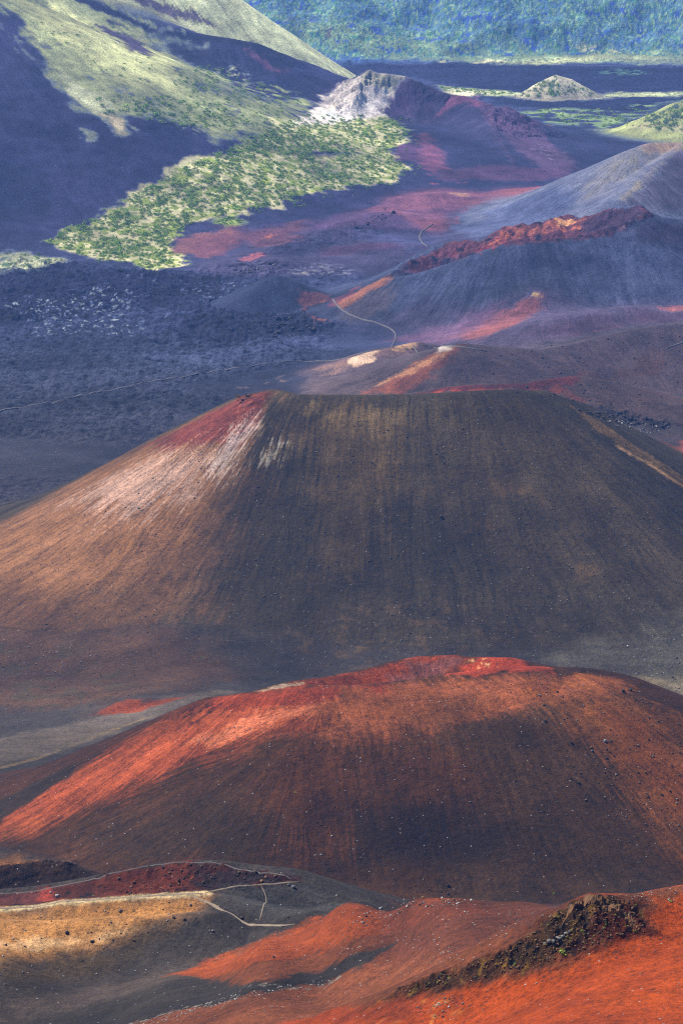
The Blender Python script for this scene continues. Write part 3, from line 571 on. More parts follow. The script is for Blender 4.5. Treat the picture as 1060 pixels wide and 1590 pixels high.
# ledge
L = ['rock_ledge', 'red_cinder_cone', 'crater_floor']
paint([(-100, 1340), (20, 1330), (60, 1334), (-100, 1362)], '#6a4630', L, 5, 6)
paint([(-100, 1385), (-60, 1350), (60, 1337), (115, 1337), (105, 1350), (60, 1366), (0, 1380)], '#4a3228', L, 3, 4, spot=(7, .75))
# --- near ridge with the path
N = ['path_ridge']
paint([(-150, 1600), (-150, 1450), (300, 1440), (545, 1403), (640, 1440), (560, 1470), (380, 1530), (200, 1600)], '#48423e', N + F, 14, 8)
paint([(-150, 1406), (0, 1388), (120, 1370), (290, 1338), (400, 1352), (462, 1368), (380, 1378), (290, 1390), (100, 1404), (-150, 1420)], '#5c2c20', N, 2.5, 3, a=1)
paint([(-150, 1406), (0, 1388), (120, 1370), (290, 1338), (400, 1352), (462, 1368), (380, 1378), (290, 1390), (100, 1404), (-150, 1420)], '#241a18', N, 1.5, 2, spot=(7, .4), seed=3)
paint([(180, 1368), (290, 1345), (380, 1360), (300, 1385), (200, 1392)], '#a05030', N, 1.5, 2, spot=(5, .34), seed=6)
paint([(150, 1370), (240, 1345), (290, 1340), (300, 1360), (240, 1390), (160, 1392)], '#783826', N, 3, 4, streak=3, per=1.2)
paint([(300, 1350), (400, 1353), (450, 1366), (380, 1378), (310, 1382)], '#3b2a2c', N, 3, 4, streak=4, per=1.5)
paint([(55, 1395), (60, 1378), (80, 1380), (100, 1398)], '#a84434', N, 1.5, 2)
paint([(-150, 1395), (0, 1390), (60, 1382), (70, 1400), (-150, 1412)], '#6b3a34', N, 3, 3)
paint([(-150, 1500), (-150, 1425), (0, 1414), (180, 1398), (320, 1388), (300, 1420), (220, 1440), (150, 1480), (0, 1500)], '#a27240', N + F, 6, 6, seed=1)
paint([(20, 1440), (120, 1412), (260, 1404), (200, 1440), (60, 1470), (0, 1478)], '#b07c46', N + F, 5, 6, spot=(14, .6))
paint([(-40, 1466), (40, 1462), (130, 1454), (220, 1440), (140, 1466), (30, 1478), (-40, 1476)], '#c0986a', N + F, 3, 4)
paint([(-100, 1520), (40, 1495), (160, 1475), (260, 1440), (200, 1490), (60, 1530)], '#5a4a36', N + F, 10, 8)
paint([(-150, 1414), (0, 1412), (60, 1407), (110, 1400), (200, 1394), (290, 1388), (320, 1386)], '#b5a078', N, 1.2, .8, line=2.0)
paint([(350, 1376), (400, 1372), (470, 1368), (540, 1402), (480, 1415), (420, 1425), (350, 1400)], '#4c4a48', N, 4, 4)
paint([(0, 1560), (150, 1530), (350, 1490), (250, 1530), (100, 1570), (0, 1585)], '#6b5a50', N + F, 10, 8, a=.6)
# --- foreground slopes
FG = ['crater_floor', 'foreground_ridge', 'path_ridge']
REDP = [(262, 1512), (330, 1488), (450, 1440), (545, 1403), (640, 1388), (720, 1390), (900, 1398), (1060, 1376), (1300, 1370), (1300, 1700), (100, 1700), (190, 1592), (340, 1550), (420, 1535)]
paint(REDP, '#854a2e', FG, 1.2, 2.5, seed=1)
paint([(450, 1445), (545, 1405), (640, 1390), (740, 1396), (760, 1420), (620, 1440), (480, 1480), (330, 1515), (262, 1514)], '#ac4e20', FG, 2, 4, seed=3, a=.8)
paint([(620, 1400), (740, 1396), (900, 1402), (800, 1450), (700, 1480), (600, 1500), (560, 1480)], '#6a3a2c', FG, 8, 6, a=.8)
paint([(300, 1564), (480, 1528), (560, 1503), (614, 1464), (560, 1480), (480, 1508), (340, 1545), (200, 1592), (100, 1620)], '#3f3a38', FG, 1.6, 2.5, seed=5)
paint([(190, 1594), (350, 1548), (430, 1532), (520, 1520)], '#8d8880', FG, 1.5, 2.5, line=1.2, spot=(3, .6))
paint([(300, 1700), (420, 1592), (590, 1560), (700, 1536), (820, 1515), (920, 1480), (1000, 1452), (1010, 1400), (1060, 1382), (1300, 1375), (1300, 1700)], '#b84c12', FG, 3, 4, seed=6)
paint([(560, 1600), (580, 1560), (640, 1550), (720, 1560), (700, 1600)], '#c07a3a', FG, 6, 6, spot=(4, .5))
paint([(420, 1592), (590, 1560), (650, 1545), (690, 1545), (640, 1590)], '#a8461e', FG, 4, 4)
paint(OUTC, '#5a3f24', None, 3, 3)
paint(OUTC, '#16110e', None, 2, 3, spot=(4, .5))
paint(OUTC, '#9a7430', None, 2, 3, spot=(4, .36), seed=4)
paint([(925, 1425), (990, 1400), (1004, 1448), (960, 1462), (900, 1462)], '#7c2f18', None, 2.5, 3, a=.8)
COL *= (1 + RG * 2.1 * (fbm(X, Y, 15, 5, .7, 81, True) - .38) * np.isin(OWN, idx('crater_floor', 'low_hump')))[..., None]
COL *= (1 + .8 * fbm(X, Y, 160, 4, .55, 82) + .35 * fbm(X, Y, 30, 3, .6, 83))[..., None]; COL = np.clip(COL, .004, 1)
NEAR = (1 - smooth(2350, 2900, Y)) * smooth(1030, 1200, Y); FAR = smooth(2900, 3600, Y)  # distance weights for the haze tints put into the ground colour
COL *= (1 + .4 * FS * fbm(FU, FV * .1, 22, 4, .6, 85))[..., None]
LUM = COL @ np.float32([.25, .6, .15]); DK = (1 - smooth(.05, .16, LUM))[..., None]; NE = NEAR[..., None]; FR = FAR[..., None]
COL *= 1 + NE * DK * np.float32([.22, .13, -.22]) + FR * (DK * np.float32([.12, .38, 1.35]) + (1 - DK) * np.float32([.02, .05, -.08]))  # haze painted into the colour: far darks blued, near darks warmed against it
COL += NE * np.float32([.006, .0040, .0])  # warm lift in the near ground colour, offsets the haze blue
LUM = COL @ np.float32([.25, .6, .15]); COL *= ((np.clip(LUM, .005, 1) / .13) ** .28)[..., None]
print('paint', time.time() - T0)
# ------------------------------------------------------------------ materials
def mat_cinder():
    m = bpy.data.materials.new('cinder'); m.use_nodes = True; n = m.node_tree.nodes; l = m.node_tree.links
    bs = n['Principled BSDF']; bs.inputs['Roughness'].default_value = .95; bs.inputs['Specular IOR Level'].default_value = .12
    def N(t, **k):
        o = n.new(t)
        for a, b in k.items(): setattr(o, a, b)
        return o
    def M(op, a, b=None, c=None, clamp=False):
        o = N('ShaderNodeMath', operation=op, use_clamp=clamp)
        for i, v in enumerate((a, b, c)):
            if v is None: continue
            if isinstance(v, (int, float)): o.inputs[i].default_value = v
            else: l.new(v, o.inputs[i])
        return o.outputs[0]
    def noise(vec, scale, detail, rough=.6, dist=0):
        o = N('ShaderNodeTexNoise'); l.new(vec, o.inputs['Vector']); o.inputs['Scale'].default_value = scale; o.inputs['Detail'].default_value = detail
        o.inputs['Roughness'].default_value = rough; o.inputs['Distortion'].default_value = dist; return o
    geo = N('ShaderNodeNewGeometry'); pos = geo.outputs['Position']
    col = N('ShaderNodeAttribute', attribute_name='col'); fl = N('ShaderNodeAttribute', attribute_name='flow'); sf = N('ShaderNodeAttribute', attribute_name='surf')
    sx = N('ShaderNodeSeparateXYZ'); l.new(fl.outputs['Vector'], sx.inputs[0])
    ss = N('ShaderNodeSeparateXYZ'); l.new(sf.outputs['Vector'], ss.inputs[0])      # streak, rough, speckle
    cb = N('ShaderNodeCombineXYZ'); wn = noise(pos, .022, 3, .5); l.new(M('ADD', sx.outputs[0], M('MULTIPLY', wn.outputs['Fac'], 14)), cb.inputs[0]); l.new(M('MULTIPLY', sx.outputs[1], .05), cb.inputs[1])
    st = noise(cb.outputs[0], .42, 6, .7); st2 = noise(cb.outputs[0], .09, 4, .6)
    gr = noise(pos, .9, 7, .84); gr2 = noise(pos, .05, 5, .62)
    def cen(o, g): return M('MULTIPLY', M('SUBTRACT', o.outputs['Fac'], .5), g)
    wm = noise(pos, .013, 3, .6)
    a = M('MULTIPLY', M('ADD', cen(st, 2.3), cen(st2, 1.2)), M('MULTIPLY', ss.outputs[0], M('MULTIPLY', M('SUBTRACT', wm.outputs['Fac'], .22, clamp=True), 3.2)))
    g4 = noise(pos, .28, 5, .75)
    b = M('ADD', cen(gr, 3.2), M('ADD', cen(gr2, 1.2), cen(g4, 2.2)))
    f = M('MAXIMUM', M('ADD', 1.0, M('ADD', a, b)), .25)
    # scattered pebbles: dark and pale specks
    vo = N('ShaderNodeTexVoronoi'); l.new(pos, vo.inputs['Vector']); vo.inputs['Scale'].default_value = .55
    vs = N('ShaderNodeSeparateColor'); l.new(vo.outputs['Color'], vs.inputs[0])
    dk = M('MULTIPLY', M('LESS_THAN', vo.outputs['Distance'], .26), M('LESS_THAN', vs.outputs[0], .22))
    lt = M('MULTIPLY', M('LESS_THAN', vo.outputs['Distance'], .17), M('GREATER_THAN', vs.outputs[0], .955))
    v3 = N('ShaderNodeTexVoronoi'); l.new(pos, v3.inputs['Vector']); v3.inputs['Scale'].default_value = 1.5
    v3s = N('ShaderNodeSeparateColor'); l.new(v3.outputs['Color'], v3s.inputs[0])
    dk = M('MAXIMUM', dk, M('MULTIPLY', M('LESS_THAN', v3.outputs['Distance'], .3), M('LESS_THAN', v3s.outputs[1], .28)))
    dk = M('MULTIPLY', dk, ss.outputs[2]); lt = M('MULTIPLY', lt, ss.outputs[2])
    mx = N('ShaderNodeMix', data_type='RGBA', blend_type='MULTIPLY'); mx.inputs[0].default_value = 1
    l.new(col.outputs['Color'], mx.inputs[6]); cc = N('ShaderNodeCombineColor')
    l.new(f, cc.inputs[0]); l.new(M('ADD', M('MULTIPLY', f, .94), .06), cc.inputs[1]); l.new(M('ADD', M('MULTIPLY', f, .88), .12), cc.inputs[2])
    l.new(cc.outputs[0], mx.inputs[7])
    m1 = N('ShaderNodeMix', data_type='RGBA'); l.new(M('MULTIPLY', dk, .75), m1.inputs[0]); l.new(mx.outputs[2], m1.inputs[6]); m1.inputs[7].default_value = (.018, .018, .022, 1)
    m2 = N('ShaderNodeMix', data_type='RGBA'); l.new(M('MULTIPLY', lt, .8), m2.inputs[0]); l.new(m1.outputs[2], m2.inputs[6]); m2.inputs[7].default_value = (.36, .36, .37, 1)
    l.new(m2.outputs[2], bs.inputs['Base Color'])
    bp = N('ShaderNodeBump'); bp.inputs['Strength'].default_value = 1.0; bp.inputs['Distance'].default_value = 1.0
    g3 = noise(pos, .16, 8, .68)
    hgt = M('ADD', M('ADD', M('ADD', M('MULTIPLY', gr.outputs['Fac'], .7), M('MULTIPLY', g4.outputs['Fac'], 1.6)), M('MULTIPLY', M('MULTIPLY', st.outputs['Fac'], ss.outputs[0]), .8)), M('MULTIPLY', g3.outputs['Fac'], M('ADD', .7, M('MULTIPLY', ss.outputs[1], 4.5))))
    hgt = M('ADD', hgt, M('MULTIPLY', dk, .35))
    l.new(hgt, bp.inputs['Height']); l.new(bp.outputs[0], bs.inputs['Normal'])
    return m
CIN = mat_cinder()
def mat_simple(name, c, c2, scale=.8, rough=.9, bump=.3):
    m = bpy.data.materials.new(name); m.use_nodes = True; n = m.node_tree.nodes; l = m.node_tree.links
    bs = n['Principled BSDF']; bs.inputs['Roughness'].default_value = rough; bs.inputs['Specular IOR Level'].default_value = .2
    g = n.new('ShaderNodeNewGeometry'); t = n.new('ShaderNodeTexNoise'); t.inputs['Scale'].default_value = scale; t.inputs['Detail'].default_value = 6; t.inputs['Roughness'].default_value = .7
    l.new(g.outputs['Position'], t.inputs['Vector'])
    r = n.new('ShaderNodeValToRGB'); r.color_ramp.elements[0].position = .35; r.color_ramp.elements[1].position = .65
    r.color_ramp.elements[0].color = (*c, 1); r.color_ramp.elements[1].color = (*c2, 1)
    l.new(t.outputs['Fac'], r.inputs[0]); l.new(r.outputs[0], bs.inputs['Base Color'])
    b = n.new('ShaderNodeBump'); b.inputs['Strength'].default_value = .8; b.inputs['Distance'].default_value = bump
    l.new(t.outputs['Fac'], b.inputs['Height']); l.new(b.outputs[0], bs.inputs['Normal'])
    return m

# ------------------------------------------------------------------ one terrain mesh per landform
SPECK = np.full((NR, NT), .8, np.float32)
for nm_, v in (('crater_wall', .2), ('mountain_ridge', .3), ('shrubby_slope', .2)): SPECK[np.isin(OWN, idx(nm_))] = v
def new_mesh(name, verts, faces_idx, nper, mat, attrs=None, parent=None, smooth_=True):
    me = bpy.data.meshes.new(name); nv = len(verts); nf = len(faces_idx) // nper
    me.vertices.add(nv); me.vertices.foreach_set('co', np.ascontiguousarray(verts, np.float32).ravel())
    me.loops.add(nf * nper); me.loops.foreach_set('vertex_index', np.ascontiguousarray(faces_idx, np.int32).ravel())
    me.polygons.add(nf); me.polygons.foreach_set('loop_start', np.arange(0, nf * nper, nper, dtype=np.int32)); me.polygons.foreach_set('loop_total', np.full(nf, nper, np.int32))
    if attrs:
        for k, (ty, arr) in attrs.items():
            a = me.attributes.new(k, ty, 'POINT'); a.data.foreach_set('color' if ty == 'FLOAT_COLOR' else 'vector', np.ascontiguousarray(arr, np.float32).ravel())
    me.update(calc_edges=True)
    me.polygons.foreach_set('use_smooth', np.full(nf, smooth_, bool))
    if mat: me.materials.append(mat)
    o = bpy.data.objects.new(name, me); C.objects.link(o)
    if parent: o.parent = parent
    return o
cellown = OWN[:-1, :-1]
gid = np.arange(NR * NT, dtype=np.int32).reshape(NR, NT)
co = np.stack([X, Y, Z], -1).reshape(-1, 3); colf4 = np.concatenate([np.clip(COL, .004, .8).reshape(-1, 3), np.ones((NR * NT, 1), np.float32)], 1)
flow = np.stack([FU, FV, FS], -1).reshape(-1, 3); surf = np.stack([FS, RG, SPECK], -1).reshape(-1, 3)
ground_objs = {}
for i, nme in enumerate(names):
    rr, cc = np.nonzero(cellown == i)
    if len(rr) < 20: continue
    q = np.stack([gid[rr, cc], gid[rr, cc + 1], gid[rr + 1, cc + 1], gid[rr + 1, cc]], 1)
    used = np.unique(q); re = np.zeros(NR * NT, np.int32); re[used] = np.arange(len(used)); q = re[q]
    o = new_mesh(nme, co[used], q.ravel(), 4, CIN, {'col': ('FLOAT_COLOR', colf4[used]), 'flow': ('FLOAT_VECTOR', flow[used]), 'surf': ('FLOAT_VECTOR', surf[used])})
    o['kind'] = 'structure'; ground_objs[i] = o
print('mesh', time.time() - T0)
# ------------------------------------------------------------------ haze between the lookout and the far wall
def haze():
    x0, x1, y0, y1, z0, z1 = -6200, 6200, -60, 9600, float(Z.min()) - 6, 1000
    v = [(x, y, z) for x in (x0, x1) for y in (y0, y1) for z in (z0, z1)]
    fa = [(0, 1, 3, 2), (4, 6, 7, 5), (0, 4, 5, 1), (2, 3, 7, 6), (0, 2, 6, 4), (1, 5, 7, 3)]
    me = bpy.data.meshes.new('haze'); me.from_pydata(v, [], fa); me.update()
    m = bpy.data.materials.new('haze'); m.use_nodes = True; n = m.node_tree.nodes; n.clear()
    o = n.new('ShaderNodeOutputMaterial'); p = n.new('ShaderNodeVolumePrincipled')
    p.inputs['Color'].default_value = (*HAZE_C, 1); p.inputs['Density'].default_value = HAZE_D; p.inputs['Anisotropy'].default_value = .2
    m.node_tree.links.new(p.outputs[0], o.inputs['Volume']); me.materials.append(m)
    ob = bpy.data.objects.new('haze', me); C.objects.link(ob); ob['kind'] = 'stuff'
    ob['label'] = 'thin blue haze lying in the air over the whole crater'
haze()
# ------------------------------------------------------------------ footpaths laid on the ground
def strip(name, pts, width, mat, own=None, lift=.15, step=2.0, label=None, w1=None):
    w = [hit(px, py, idx(*own) if own else None) for px, py in pts]
    w = np.array(w); seg = np.hypot(*np.diff(w, axis=0).T); s = np.r_[0, np.cumsum(seg)]
    # Catmull-like smoothing through a fine resample
    t = np.arange(0, s[-1], step); x = np.interp(t, s, w[:, 0]); y = np.interp(t, s, w[:, 1])
    k = max(1, int(s[-1] / len(w) / step * .5)); ker = np.ones(2 * k + 1) / (2 * k + 1)
    xp = np.convolve(np.pad(x, k, 'reflect', reflect_type='odd'), ker, 'valid'); yp = np.convolve(np.pad(y, k, 'reflect', reflect_type='odd'), ker, 'valid')
    dx = np.gradient(xp); dy = np.gradient(yp); L = np.hypot(dx, dy) + 1e-9; nx, ny = -dy / L, dx / L
    taper = np.clip(np.minimum(np.arange(len(xp)), np.arange(len(xp))[::-1]) * step / (width * 5), .25, 1)
    wob = width * .5 * taper * (1 + .9 * fbm(xp, yp, width * 2.2, 3, .7, 3))
    V = []
    for q in (-1, -.5, 0, .5, 1):
        gx = xp + nx * wob * q; gy = yp + ny * wob * q; V.append(np.stack([gx, gy, ground(gx, gy) + lift * (1 if abs(q) < 1 else -.2)], -1))
    V = np.stack(V, 1); n_, m_ = V.shape[:2]; g = np.arange(n_ * m_).reshape(n_, m_)
    q = np.stack([g[:-1, :-1], g[:-1, 1:], g[1:, 1:], g[1:, :-1]], -1).reshape(-1)
    o = new_mesh(name, V.reshape(-1, 3), q, 4, mat); o['kind'] = 'structure'
    return o
PTAN = mat_simple('path_tan', (.12, .095, .07), (.19, .15, .11), .7, .95, .05)
PGREY = mat_simple('path_grey', (.065, .06, .062), (.10, .095, .092), .7, .95, .05)
NR_ = ['path_ridge', 'crater_floor']
strip('footpath', [(-120, 1416), (0, 1411), (60, 1407), (110, 1399), (200, 1394), (290, 1388), (322, 1387)], 1.3, PTAN, NR_)
strip('footpath', [(318, 1388), (345, 1380), (400, 1373), (455, 1367), (466, 1371)], .8, PTAN, NR_)
strip('footpath', [(290, 1389), (322, 1400), (350, 1415), (375, 1430), (400, 1436), (440, 1437), (462, 1434)], 1.2, PTAN, NR_)
strip('footpath', [(405, 1375), (415, 1392), (408, 1412), (402, 1432)], .5, PTAN, NR_)
strip('footpath', [(-120, 1399), (0, 1387), (120, 1370), (240, 1343), (290, 1337), (345, 1340), (400, 1353), (455, 1367)], .5, PGREY, ['path_ridge'])
strip('footpath', [(516, 464), (522, 478), (545, 492), (575, 499), (605, 506), (618, 516), (612, 530), (590, 542), (555, 550), (480, 556), (400, 566), (300, 582), (180, 604), (60, 628), (-100, 650)], 2.2, PGREY, None, .9, 6)
strip('footpath', [(640, 536), (700, 545), (760, 547)], 2.2, PGREY, None, .9, 5)
strip('footpath', [(672, 348), (655, 358), (650, 368), (655, 377), (664, 385)], 2.6, PGREY, None, .9, 6)
strip('footpath', [(1035, 541), (1048, 536), (1062, 530), (1150, 500)], 3.0, PGREY, None, .9, 6)

# ------------------------------------------------------------------ rocks and shrubs
import bmesh
def rock_mesh(name, mat, seed, sub=2, flat=.7):
    r = random.Random(seed); bm = bmesh.new(); bmesh.ops.create_icosphere(bm, subdivisions=sub, radius=1)
    pl = [(Vector((r.gauss(0, 1), r.gauss(0, 1), r.gauss(0, 1))).normalized(), r.uniform(.45, .85)) for _ in range(9)]
    from mathutils import noise as mn
    for v in bm.verts:
        c = v.co.copy(); d = 1.0
        for nn, h in pl:
            k = c.dot(nn)
            if k > 1e-4: d = min(d, h / k)
        v.co = c * d * (1 + .12 * mn.noise(c * 2.2 + Vector((seed, 0, 0))))
        v.co.z *= flat
    me = bpy.data.meshes.new(name); bm.to_mesh(me); bm.free(); me.materials.append(mat)
    return me
MPALE = mat_simple('pale_stone', (.16, .155, .15), (.36, .35, .33), 1.2, .9, .1)
MGREY = mat_simple('grey_stone', (.05, .052, .055), (.16, .16, .16), 1.2, .9, .15)
MDARK = mat_simple('dark_stone', (.010, .009, .008), (.04, .032, .026), 1.2, .9, .15)
MRUST = mat_simple('rust_stone', (.03, .018, .010), (.17, .085, .035), 1.0, .9, .2)
MCRAG = mat_simple('crag_rock', (.02, .014, .010), (.16, .08, .035), .55, .95, .25)
ROCKS = {}
for kd, mt in (('pale', MPALE), ('grey', MGREY), ('dark', MDARK), ('rust', MRUST)): ROCKS[kd] = [rock_mesh('stone', mt, 11 * i + 3, 1 if i < 3 else 2, .75) for i in range(4)]
rnd = random.Random(5)
def inpoly(px, py, poly):
    c = False
    for (x1, y1), (x2, y2) in zip(poly, poly[1:] + poly[:1]):
        if (y1 > py) != (y2 > py) and px < (x2 - x1) * (py - y1) / (y2 - y1) + x1: c = not c
    return c
def scatter(poly, n, own=None, cluster=0):
    xs = [p[0] for p in poly]; ys = [p[1] for p in poly]; out = []; ow = idx(*own) if own else None; t = 0
    while len(out) < n and t < n * 30:
        t += 1; px = rnd.uniform(min(xs), max(xs)); py = rnd.uniform(min(ys), max(ys))
        if not inpoly(px, py, poly): continue
        if cluster and float(perlin(np.float32([px / cluster]), np.float32([py / cluster]))[0]) < rnd.uniform(-.35, .25): continue
        g = hit(px, py)
        if ow:
            fi, fj = rc(g[0], g[1])
            if OWN[int(np.clip(fi, 0, NR - 1)), int(np.clip(fj, 0, NT - 1))] not in ow: continue
        out.append((g[0], g[1], px, py))
    return out
STONES = []      # x, y, radius, kind, area key
def stones(poly, n, r0, r1, kinds, area, own=None, cluster=0):
    for x, y, px, py in scatter(poly, n, own, cluster):
        r = r0 + (r1 - r0) * rnd.random() ** 3
        STONES.append((x, y, r, rnd.choice(kinds), area))
stones([(545, 1407), (640, 1392), (720, 1394), (900, 1402), (870, 1420), (700, 1500), (600, 1530), (520, 1545), (380, 1580), (200, 1592), (380, 1545), (560, 1500), (450, 1480), (400, 1470)], 520, .12, .34, ['pale', 'pale', 'grey'], 'red_slope', None, 40)
stones([(560, 1415), (640, 1392), (740, 1396), (720, 1408), (640, 1412), (560, 1440)], 130, .25, .8, ['grey', 'dark', 'rust', 'pale'], 'red_slope_crest')
stones([(870, 1398), (1060, 1378), (1060, 1400), (1000, 1400), (930, 1392)], 40, .15, .35, ['pale'], 'red_slope')
stones([(190, 1592), (350, 1548), (430, 1532), (520, 1522), (520, 1528), (430, 1540), (350, 1557), (240, 1592)], 260, .12, .4, ['pale', 'grey', 'pale'], 'gravel_edge')
stones([(420, 1592), (590, 1560), (1060, 1400), (1060, 1590)], 160, .1, .22, ['dark', 'rust', 'rust', 'pale'], 'orange_slope')
stones([(640, 1560), (700, 1540), (720, 1560), (700, 1592)], 60, .15, .5, ['grey', 'dark', 'pale'], 'orange_slope')
stones([(0, 1420), (320, 1392), (400, 1400), (460, 1450), (300, 1500), (0, 1560)], 190, .15, .55, ['grey', 'dark', 'pale', 'grey'], 'tan_ridge', ['path_ridge', 'crater_floor'])
stones([(150, 1368), (290, 1340), (400, 1354), (450, 1366), (200, 1390)], 120, .2, .9, ['rust', 'dark', 'rust'], 'crater_side', ['path_ridge'])
QW = ['red_cinder_cone']
stones([(60, 1300), (300, 1100), (600, 1060), (900, 1050), (1060, 1120), (1060, 1380), (700, 1395), (200, 1340)], 900, .18, .6, ['dark', 'dark', 'dark', 'pale', 'grey', 'rust'], 'red_cone', QW, 60)
stones([(820, 1050), (980, 1060), (1060, 1110), (1060, 1300), (900, 1250), (840, 1120)], 260, .28, 1.0, ['dark', 'dark', 'grey', 'rust'], 'red_cone', QW)
KW = ['big_cinder_cone', 'crater_floor']
stones([(40, 830), (380, 640), (850, 620), (1060, 760), (1060, 950), (800, 1000), (500, 1050), (300, 1050), (20, 1060)], 1300, .3, 1.0, ['dark', 'dark', 'dark', 'dark', 'rust', 'grey', 'grey'], 'big_cone', KW, 50)
stones([(500, 900), (1000, 880), (950, 1000), (500, 1040)], 200, .3, .7, ['pale', 'grey'], 'big_cone', KW, 40)
stones([(0, 1000), (200, 1010), (230, 1090), (0, 1120)], 260, .4, 1.0, ['dark', 'rust', 'grey'], 'valley', KW)
stones([(960, 1000), (1060, 980), (1060, 1090), (1000, 1070)], 90, .4, 1.2, ['pale', 'grey', 'dark'], 'valley', KW)
stones([(905, 640), (960, 640), (1000, 648), (1048, 656), (1030, 664), (940, 655)], 130, .8, 2.8, ['dark'], 'lava_ridge')
stones([(930, 650), (990, 655), (1040, 664), (1010, 674), (960, 664)], 60, .6, 1.6, ['pale', 'grey'], 'lava_ridge')
stones([(366, 614), (388, 612), (382, 624), (368, 628)], 26, .6, 1.8, ['dark', 'rust'], 'big_cone')
stones([(380, 500), (440, 490), (500, 495), (505, 515), (430, 525), (370, 515)], 90, 1.0, 4.0, ['dark'], 'lava_field')
stones([(340, 415), (420, 408), (440, 420), (360, 428)], 60, 1.0, 3.0, ['dark', 'grey'], 'lava_field')
stones([(540, 352), (600, 322), (615, 330), (560, 358)], 40, 1.0, 4.0, ['dark'], 'red_hump')
stones([(600, 540), (1060, 520), (1060, 640), (900, 640), (740, 590)], 260, .7, 1.8, ['dark', 'dark', 'rust'], 'brown_hill')
# named boulders that stand out: px, py, radius, kind, label
BOLD = [(90, 1392, 1.1, 'pale', 'pale crusted boulder in the bright red scar below the crater rim'),
        (80, 1386, .7, 'pale', 'smaller pale block behind the crusted boulder in the red scar'),
        (105, 1448, 1.0, 'dark', 'black boulder at the left of the tan ridge face'),
        (144, 1462, .8, 'dark', 'black boulder lower right of the one on the tan ridge face'),
        (187, 1414, .85, 'grey', 'grey boulder just below the tan path on the ridge'),
        (173, 1432, .55, 'grey', 'small blue grey stone on the golden part of the ridge'),
        (10, 1467, .55, 'dark', 'small dark boulder on the golden streak at the left edge'),
        (80, 1430, .4, 'dark', 'small dark stone high on the golden ridge face'),
        (208, 1460, .6, 'dark', 'dark stone where the golden sand turns to grey cinder'),
        (260, 1429, .55, 'pale', 'white stone beside two dark boulders below the path'),
        (270, 1425, .75, 'dark', 'upright dark boulder beside the white stone below the path'),
        (287, 1428, .85, 'dark', 'broad dark boulder right of the upright one below the path'),
        (262, 1419, .45, 'grey', 'little grey stone above the upright dark boulder'),
        (296, 1404, .7, 'grey', 'grey boulder at the fork of the tan paths'),
        (330, 1445, .7, 'grey', 'grey boulder alone on grey cinder below the lower path'),
        (376, 1425, 1.0, 'dark', 'large dark boulder touching the bend of the lower path'),
        (455, 1377, .95, 'grey', 'grey boulder where the rim path ends'),
        (448, 1374, .7, 'grey', 'angular block beside the boulder at the end of the rim path'),
        (436, 1405, .4, 'pale', 'small pale stone on grey cinder right of the side path'),
        (448, 1424, .5, 'dark', 'dark stone just above the end of the lower path'),
        (340, 1406, .35, 'pale', 'small pale stone inside the bend of the paths'),
        (209, 1452, .4, 'grey', 'small grey stone on the edge of the golden sand'),
        (425, 1486, .6, 'dark', 'dark stone on the red slope edge above the grey gully'),
        (695, 1388, .9, 'dark', 'dark boulder on the skyline of the red slope'),
        (685, 1385, .6, 'dark', 'smaller dark rock left of the boulder on the skyline of the red slope'),
        (913, 1552, .22, 'pale', 'lone white stone on the bright orange slope'),
        (832, 1526, .3, 'pale', 'flat white stone just below the rocky outcrop'),
        (845, 1119, 1.2, 'dark', 'large dark boulder on the bench of the red cone'),
        (967, 1074, 1.5, 'dark', 'dark boulder on the right shoulder of the red cone'),
        (978, 1071, 1.3, 'dark', 'second dark boulder right beside the one on the red cone shoulder'),
        (938, 1150, 1.1, 'pale', 'pale boulder on the brown right flank of the red cone'),
        (685, 802, 1.8, 'dark', 'dark boulder in the middle of the big brown cone'),
        (695, 1375, 1.2, 'dark', 'dark boulder at the foot of the red cone')]
GROUPS = {'red_slope': ('stone', 'small loose stone scattered on the dull red foreground slope', 'stones strewn over the red foreground slope'),
          'red_slope_crest': ('stone', 'rough stone along the top edge of the red foreground slope', 'stones along the crest of the red slope'),
          'gravel_edge': ('stone', 'stone in the pale gravel line between grey cinder and red slope', 'stones of the pale gravel line'),
          'orange_slope': ('stone', 'small stone on the bright orange slope in front', 'stones on the bright orange slope'),
          'tan_ridge': ('stone', 'small stone on the tan and grey ridge below the path', 'small stones on the path ridge'),
          'crater_side': ('stone', 'rusty stone on the dark red crater wall under the rim path', 'stones on the small crater wall'),
          'red_cone': ('boulder', 'boulder lying on the slope of the near red cone', 'boulders on the red cone'),
          'big_cone': ('boulder', 'boulder lying on the slope of the big brown cone', 'boulders on the big brown cone'),
          'valley': ('boulder', 'boulder on the valley floor between the two cones', 'boulders on the valley floor'),
          'lava_ridge': ('boulder', 'block in the black rock pile right of the big cone', 'blocks of the black rock pile'),
          'lava_field': ('boulder', 'black block on the lava field beside the small dark dome', 'blocks on the lava field'),
          'red_hump': ('boulder', 'black crag block on the red hump behind the small dome', 'crag blocks on the red hump'),
          'brown_hill': ('boulder', 'dark boulder on the brown hill behind the big cone', 'boulders on the brown hill')}
def place(me, name, x, y, r, label, cat, group=None, sink=.3, squash=1):
    o = bpy.data.objects.new(name, me); C.objects.link(o)
    o.location = (x, y, float(ground(x, y)) + r * (.55 - sink)); o.rotation_euler = (rnd.uniform(-.3, .3), rnd.uniform(-.3, .3), rnd.uniform(0, 6.28))
    o.scale = (r * rnd.uniform(.85, 1.3), r * rnd.uniform(.8, 1.1), r * rnd.uniform(.8, 1.1) * squash)
    o['label'] = label; o['category'] = cat
    if group: o['group'] = group
    return o
for px, py, r, kd, lb in BOLD:
    g = hit(px, py + 1); place(ROCKS[kd][3], 'boulder', g[0], g[1], r, lb, 'boulder')
